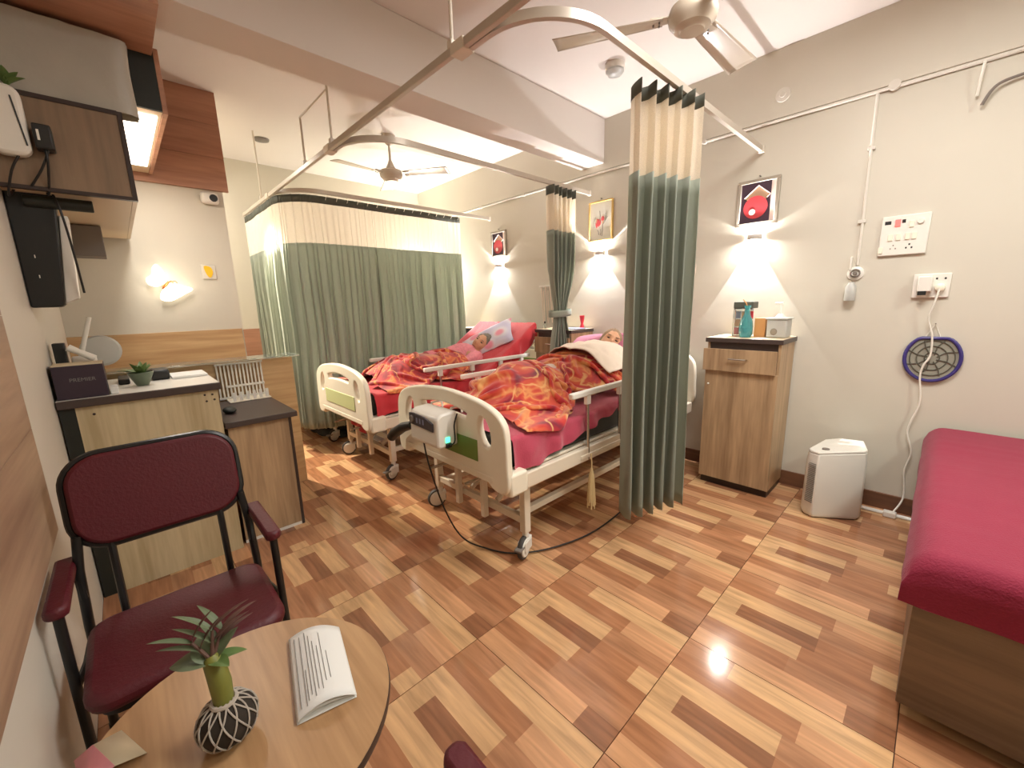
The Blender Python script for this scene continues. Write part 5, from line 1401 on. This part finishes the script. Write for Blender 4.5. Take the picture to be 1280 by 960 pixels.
wobj('phone_base', MB().prism([(-2.90, zb), (-2.79, zb), (-2.79, zb + .13), (-2.86, zb + .17)], -.185, -.10, 'y'), M['white'], ph, bevel=.006)
wobj('handset', MB().tube([(-2.775, -.185, zb + .215), (-2.775, -.150, zb + .19), (-2.775, -.105, zb + .155)], [.017, .014, .017], 12), M['white'], ph)
single('router', MB().box(-2.86, -2.80, -.235, -.195, zb, zb + .235), M['black'], 'small black upright router between the wall and the telephone', 'router', bevel=.004)
bw = thing('succulent_bowl', 'green glazed bowl with a leafy succulent on the tall counter', 'plant', (-2.80, .045, zb))
obj('bowl', MB().lathe([(0, 0), (.024, 0), (.028, .008), (.040, .035), (.052, .066), (.048, .068), (.036, .04), (0, .035)], (0, 0, 0), 26), M['cup_green'], bw)
obj('soil', MB().lathe([(0, .055), (.044, .056), (.044, .050), (0, .049)], (0, 0, 0), 20), M['moss'], bw)
random.seed(5)
for k in range(18):
    a = 2.4 * k; t_ = .25 + .75 * random.random()
    leaf('leaf', (.012 * cos(a), .012 * sin(a), .055), (cos(a) * t_, sin(a) * t_ - .2, .9), (cos(a) * -.3, sin(a) * -.3, 1), .05 + .035 * random.random(), .013, M['leaf'], bw, .2, .35)
single('phone_handset', MB().box(-3.06, -2.93, .085, .165, zb, zb + .055), M['black'], 'black handset lying right of the succulent bowl', 'phone', bevel=.012)
single('remote_control', MB().box(-3.10, -2.90, -.045, .0, zb, zb + .028), M['black'], 'black remote control lying left of the succulent bowl', 'remote', bevel=.006)
single('magazine', MB().box(-3.12, -2.90, .17, .33, zb, zb + .012), M['paper'], 'thin white magazine pile at the right end of the tall counter', 'magazine', bevel=.002)
single('leaflet', MB().box(-2.72, -2.61, -.072, -.045, zb, zb + .028), M['paper'], 'small white leaflet block beside the purple box', 'leaflet', bevel=.001)

# ------------------------------------------------------------------ overhead units on the left wall
oc = thing('wall_cabinet', 'walnut overhead wall cabinet with dark edging on the left wall', 'wall cabinet', (-3.1, -.05, 1.81))
wobj('end_panel', MB().box(-2.515, -2.50, -.247, .130, 1.82, 2.145), M['lam_brown'], oc, smooth=False, bevel=.001)
wobj('edge_trim', MB().box(-2.52, -2.496, .130, .146, 1.808, 2.158), M['dark_edge'], oc, smooth=False)
wobj('edge_trim', MB().box(-2.52, -2.496, -.247, .130, 2.143, 2.160), M['dark_edge'], oc, smooth=False)
wobj('edge_trim', MB().box(-2.52, -2.496, -.247, .130, 1.808, 1.822), M['dark_edge'], oc, smooth=False)
wobj('carcass', MB().box(-3.795, -2.521, -.247, .128, 1.812, 2.155), M['lam_cream'], oc, smooth=False)
for k in range(3):
    wobj('door', MB().box(-3.79 + .42 * k, -3.375 + .42 * k, .129, .146, 1.812, 2.155), M['lam_cream'], oc, smooth=False, bevel=.001)
ub = thing('loft_cabinet', 'upper cabinet with dark end and lit pale underside below the beam', 'wall cabinet', (-3.2, .03, 2.24))
wobj('end_panel', MB().box(-2.645, -2.63, -.247, .300, 2.245, 2.505), M['dark_green'], ub, smooth=False)
wobj('led_strip', MB().box(-3.60, -2.70, .15, .285, 2.236, 2.244), mat('led_diffuser', srgb(255, 246, 232), 0.5, emit=(1.0, .94, .86, 1), estr=2.2), ub)
wobj('carcass', MB().box(-3.79, -2.646, -.247, .300, 2.245, 2.505), M['lam_cream'], ub, smooth=False)
for k in range(3):
    wobj('door', MB().box(-3.79 + .387 * k, -3.407 + .387 * k, .301, .320, 2.238, 2.508), M['clad_walnut'], ub, smooth=False, bevel=.001)
def bag(u, v):
    a = 2 * pi * u; r = (abs(cos(a)) ** 6 + abs(sin(a)) ** 6) ** (-1 / 6)
    k = 1 - .03 * sin(pi * v)
    return (-2.56 + .048 * r * cos(a) * k, -.02 + .225 * r * sin(a) * k + .006 * nz(a, v, 3, 2), 2.163 + .285 * v + .004 * nz(a, v, 5, 1))
bg = MB().grid(bag, 48, 14, True)
bg.add([bag(i / 48, 1) for i in range(48)], [tuple(range(48))])
single('polythene_bag', bg, M['sheetplastic'], 'large translucent polythene-wrapped bundle on top of the walnut wall cabinet', 'bundle', smooth=60)
sf = struct('trim_7', MB().box(-2.628, -2.20, YL, .295, 2.470, 2.509), M['clad_walnut'], smooth=False, bevel=.002)
up = thing('power_inverter', 'tall black wall box with white side unit on the left wall', 'power unit', (-2.66, -.19, 1.36))
wobj('casing', MB().prism([(-.248, 1.36), (-.160, 1.362), (-.150, 1.372), (-.105, 1.84), (-.248, 1.84)], -2.68, -2.60, 'x'), M['black'], up, bevel=.006)
wobj('side_unit', MB().prism([(-.150, 1.375), (-.105, 1.40), (-.085, 1.74), (-.112, 1.74)], -2.72, -2.63, 'x'), M['white'], up, bevel=.004)
for z in (1.48, 1.56): wobj('status_light', MB().box(-2.5995, -2.598, -.205, -.202, z, z + .012), M['white'], up)
single('speaker_box', MB().box(-3.46, -3.30, -.247, .012, 1.645, 1.808), M['grey'], 'grey box fixed under the overhead cabinet', 'speaker', bevel=.004)
single('rolled_mat', MB().cyl((-2.60, -.20, 1.782), (-2.60, .0, 1.782), .024, n=20), M['dark_green'], 'dark rolled tube tucked under the overhead cabinet', 'roll', bevel=.004)
rt = thing('white_modem', 'white rounded modem fixed on the cabinet end at the left edge', 'modem', (-2.47, -.17, 1.91))
wobj('shell', MB().prism(rounded_rect(.052, .12, .035, 5, -.185, 2.035), -2.495, -2.44, 'x'), M['white'], rt, bevel=.012)
wobj('groove', MB().tube([(-2.4385, -.158, 2.115), (-2.4385, -.150, 2.03), (-2.4385, -.142, 1.95)], .0025, 6), M['black'], rt)
pa_ = thing('power_adapter', 'black power adapter with white label beside the white modem', 'adapter', (-2.46, -.095, 1.95))
wobj('adapter_body', MB().box(-2.495, -2.43, -.122, -.072, 1.948, 2.035), M['black'], pa_, bevel=.006)
wobj('adapter_label', MB().box(-2.4295, -2.428, -.112, -.105, 1.975, 2.012), M['white'], pa_)
for k, pts in enumerate((((-2.45, -.09, 1.95), (-2.46, -.12, 1.88), (-2.50, -.16, 1.82), (-2.62, -.17, 1.84)), ((-2.45, -.10, 1.95), (-2.45, -.10, 1.90), (-2.52, -.12, 1.80), (-2.60, -.13, 1.85)), ((-2.46, -.17, 1.92), (-2.47, -.20, 1.86), (-2.52, -.225, 1.78), (-2.60, -.20, 1.85)), ((-2.60, -.12, 1.845), (-2.55, -.10, 1.75), (-2.57, -.09, 1.60), (-2.60, -.085, 1.42)))):
    single('cable', MB().tube(spline_pts(pts, 8), .004), M['cord_black'], ['black cable looping from the adapter to the black wall box', 'second black cable dropping behind the adapter', 'black cable curling under the white modem', 'thin dark cable hanging down past the black wall box'][k], 'cable')
leaf_sprig = thing('leaf_sprig', 'bit of green foliage above the white modem at the left edge', 'plant', (-2.47, -.16, 2.16))
for k in range(5):
    leaf('leaf', (0, 0, 0), (.2, -.5 + .25 * k, .5), (0, 0, 1), .06, .016, M['leaf'], leaf_sprig)
# partition wall fittings
bf = thing('butterfly_lamp', 'glowing white butterfly wall lamp on the partition', 'wall lamp', (-3.812, .27, 1.50))
XB = -3.785
def wing(ctrl, name='wing'):
    pts = [(p.x, p.y) for p in spline_pts([(a, b_, 0) for a, b_ in ctrl], 6, True)]
    return wobj(name, MB().prism(pts, XB - .006, XB + .006, 'x'), M['wing'], bf, bevel=.003)
wing([(.285, 1.535), (.235, 1.505), (.190, 1.520), (.185, 1.560), (.215, 1.585), (.225, 1.63), (.252, 1.655), (.282, 1.61), (.295, 1.565)])
wing([(.275, 1.50), (.245, 1.455), (.245, 1.415), (.290, 1.405), (.335, 1.425), (.375, 1.45), (.430, 1.488), (.385, 1.510), (.320, 1.515)])
wobj('lamp_body', MB().tube([(XB, .262, 1.488), (XB, .278, 1.51), (XB, .300, 1.540)], [.006, .010, .006], 10), M['copper'], bf)
for dy in (0, .022): wobj('antenna', MB().tube([(XB, .298, 1.535), (XB + .004, .315 + dy, 1.545), (XB + .004, .325 + dy, 1.53)], .003, 6), M['copper'], bf)
wobj('mount', MB().cyl((-3.828, .275, 1.51), (XB, .275, 1.51), .012, n=12), M['copper'], bf)
ys = thing('switch_plate', 'white switch plate with a yellow leaf sticker on the partition', 'switch plate', (-3.828, .545, 1.57))
wobj('plate', MB().box(-3.829, -3.818, .505, .590, 1.565, 1.665), M['wall_white'], ys, bevel=.003)
wobj('sticker', MB().prism([(p.x, p.y) for p in spline_pts([(.520, 1.655, 0), (.560, 1.650, 0), (.570, 1.61, 0), (.550, 1.575, 0), (.530, 1.60, 0)], 5, True)], -3.818, -3.812, 'x'), M['yellow'], ys)
cc = thing('security_camera', 'small white security camera with black lens under the walnut panel', 'camera', (-3.80, .63, 2.10))
wobj('camera_body', MB().box(-3.828, -3.77, .565, .675, 2.095, 2.175), M['white'], cc, bevel=.02)
wobj('lens', MB().lathe([(0, 0), (.026, 0), (.022, .012), (0, .014)], (-3.772, .640, 2.135), 20, Matrix.Rotation(pi / 2, 3, 'Y')), M['black'], cc)
# black bag under the farthest bed, also standing for the shadow there
def bagf(u, v):
    a = 2 * pi * u; p = pi / 2 * v
    r = cos(p) ** .6 * (1 + .12 * nz(cos(a) * 2, sin(a) * 2, 1.5, 3))
    return (-4.62 + .48 * r * cos(a), 1.62 + .26 * r * sin(a), .002 + .11 * sin(p) * (1 + .25 * nz(cos(a), sin(a), 3, 8)))
bm_ = MB().grid(bagf, 40, 10, True)
single('shadow_bag', bm_, M['ply'], 'black soft bag on the floor, also standing for the shadow under the farthest bed', 'bag', smooth=80)
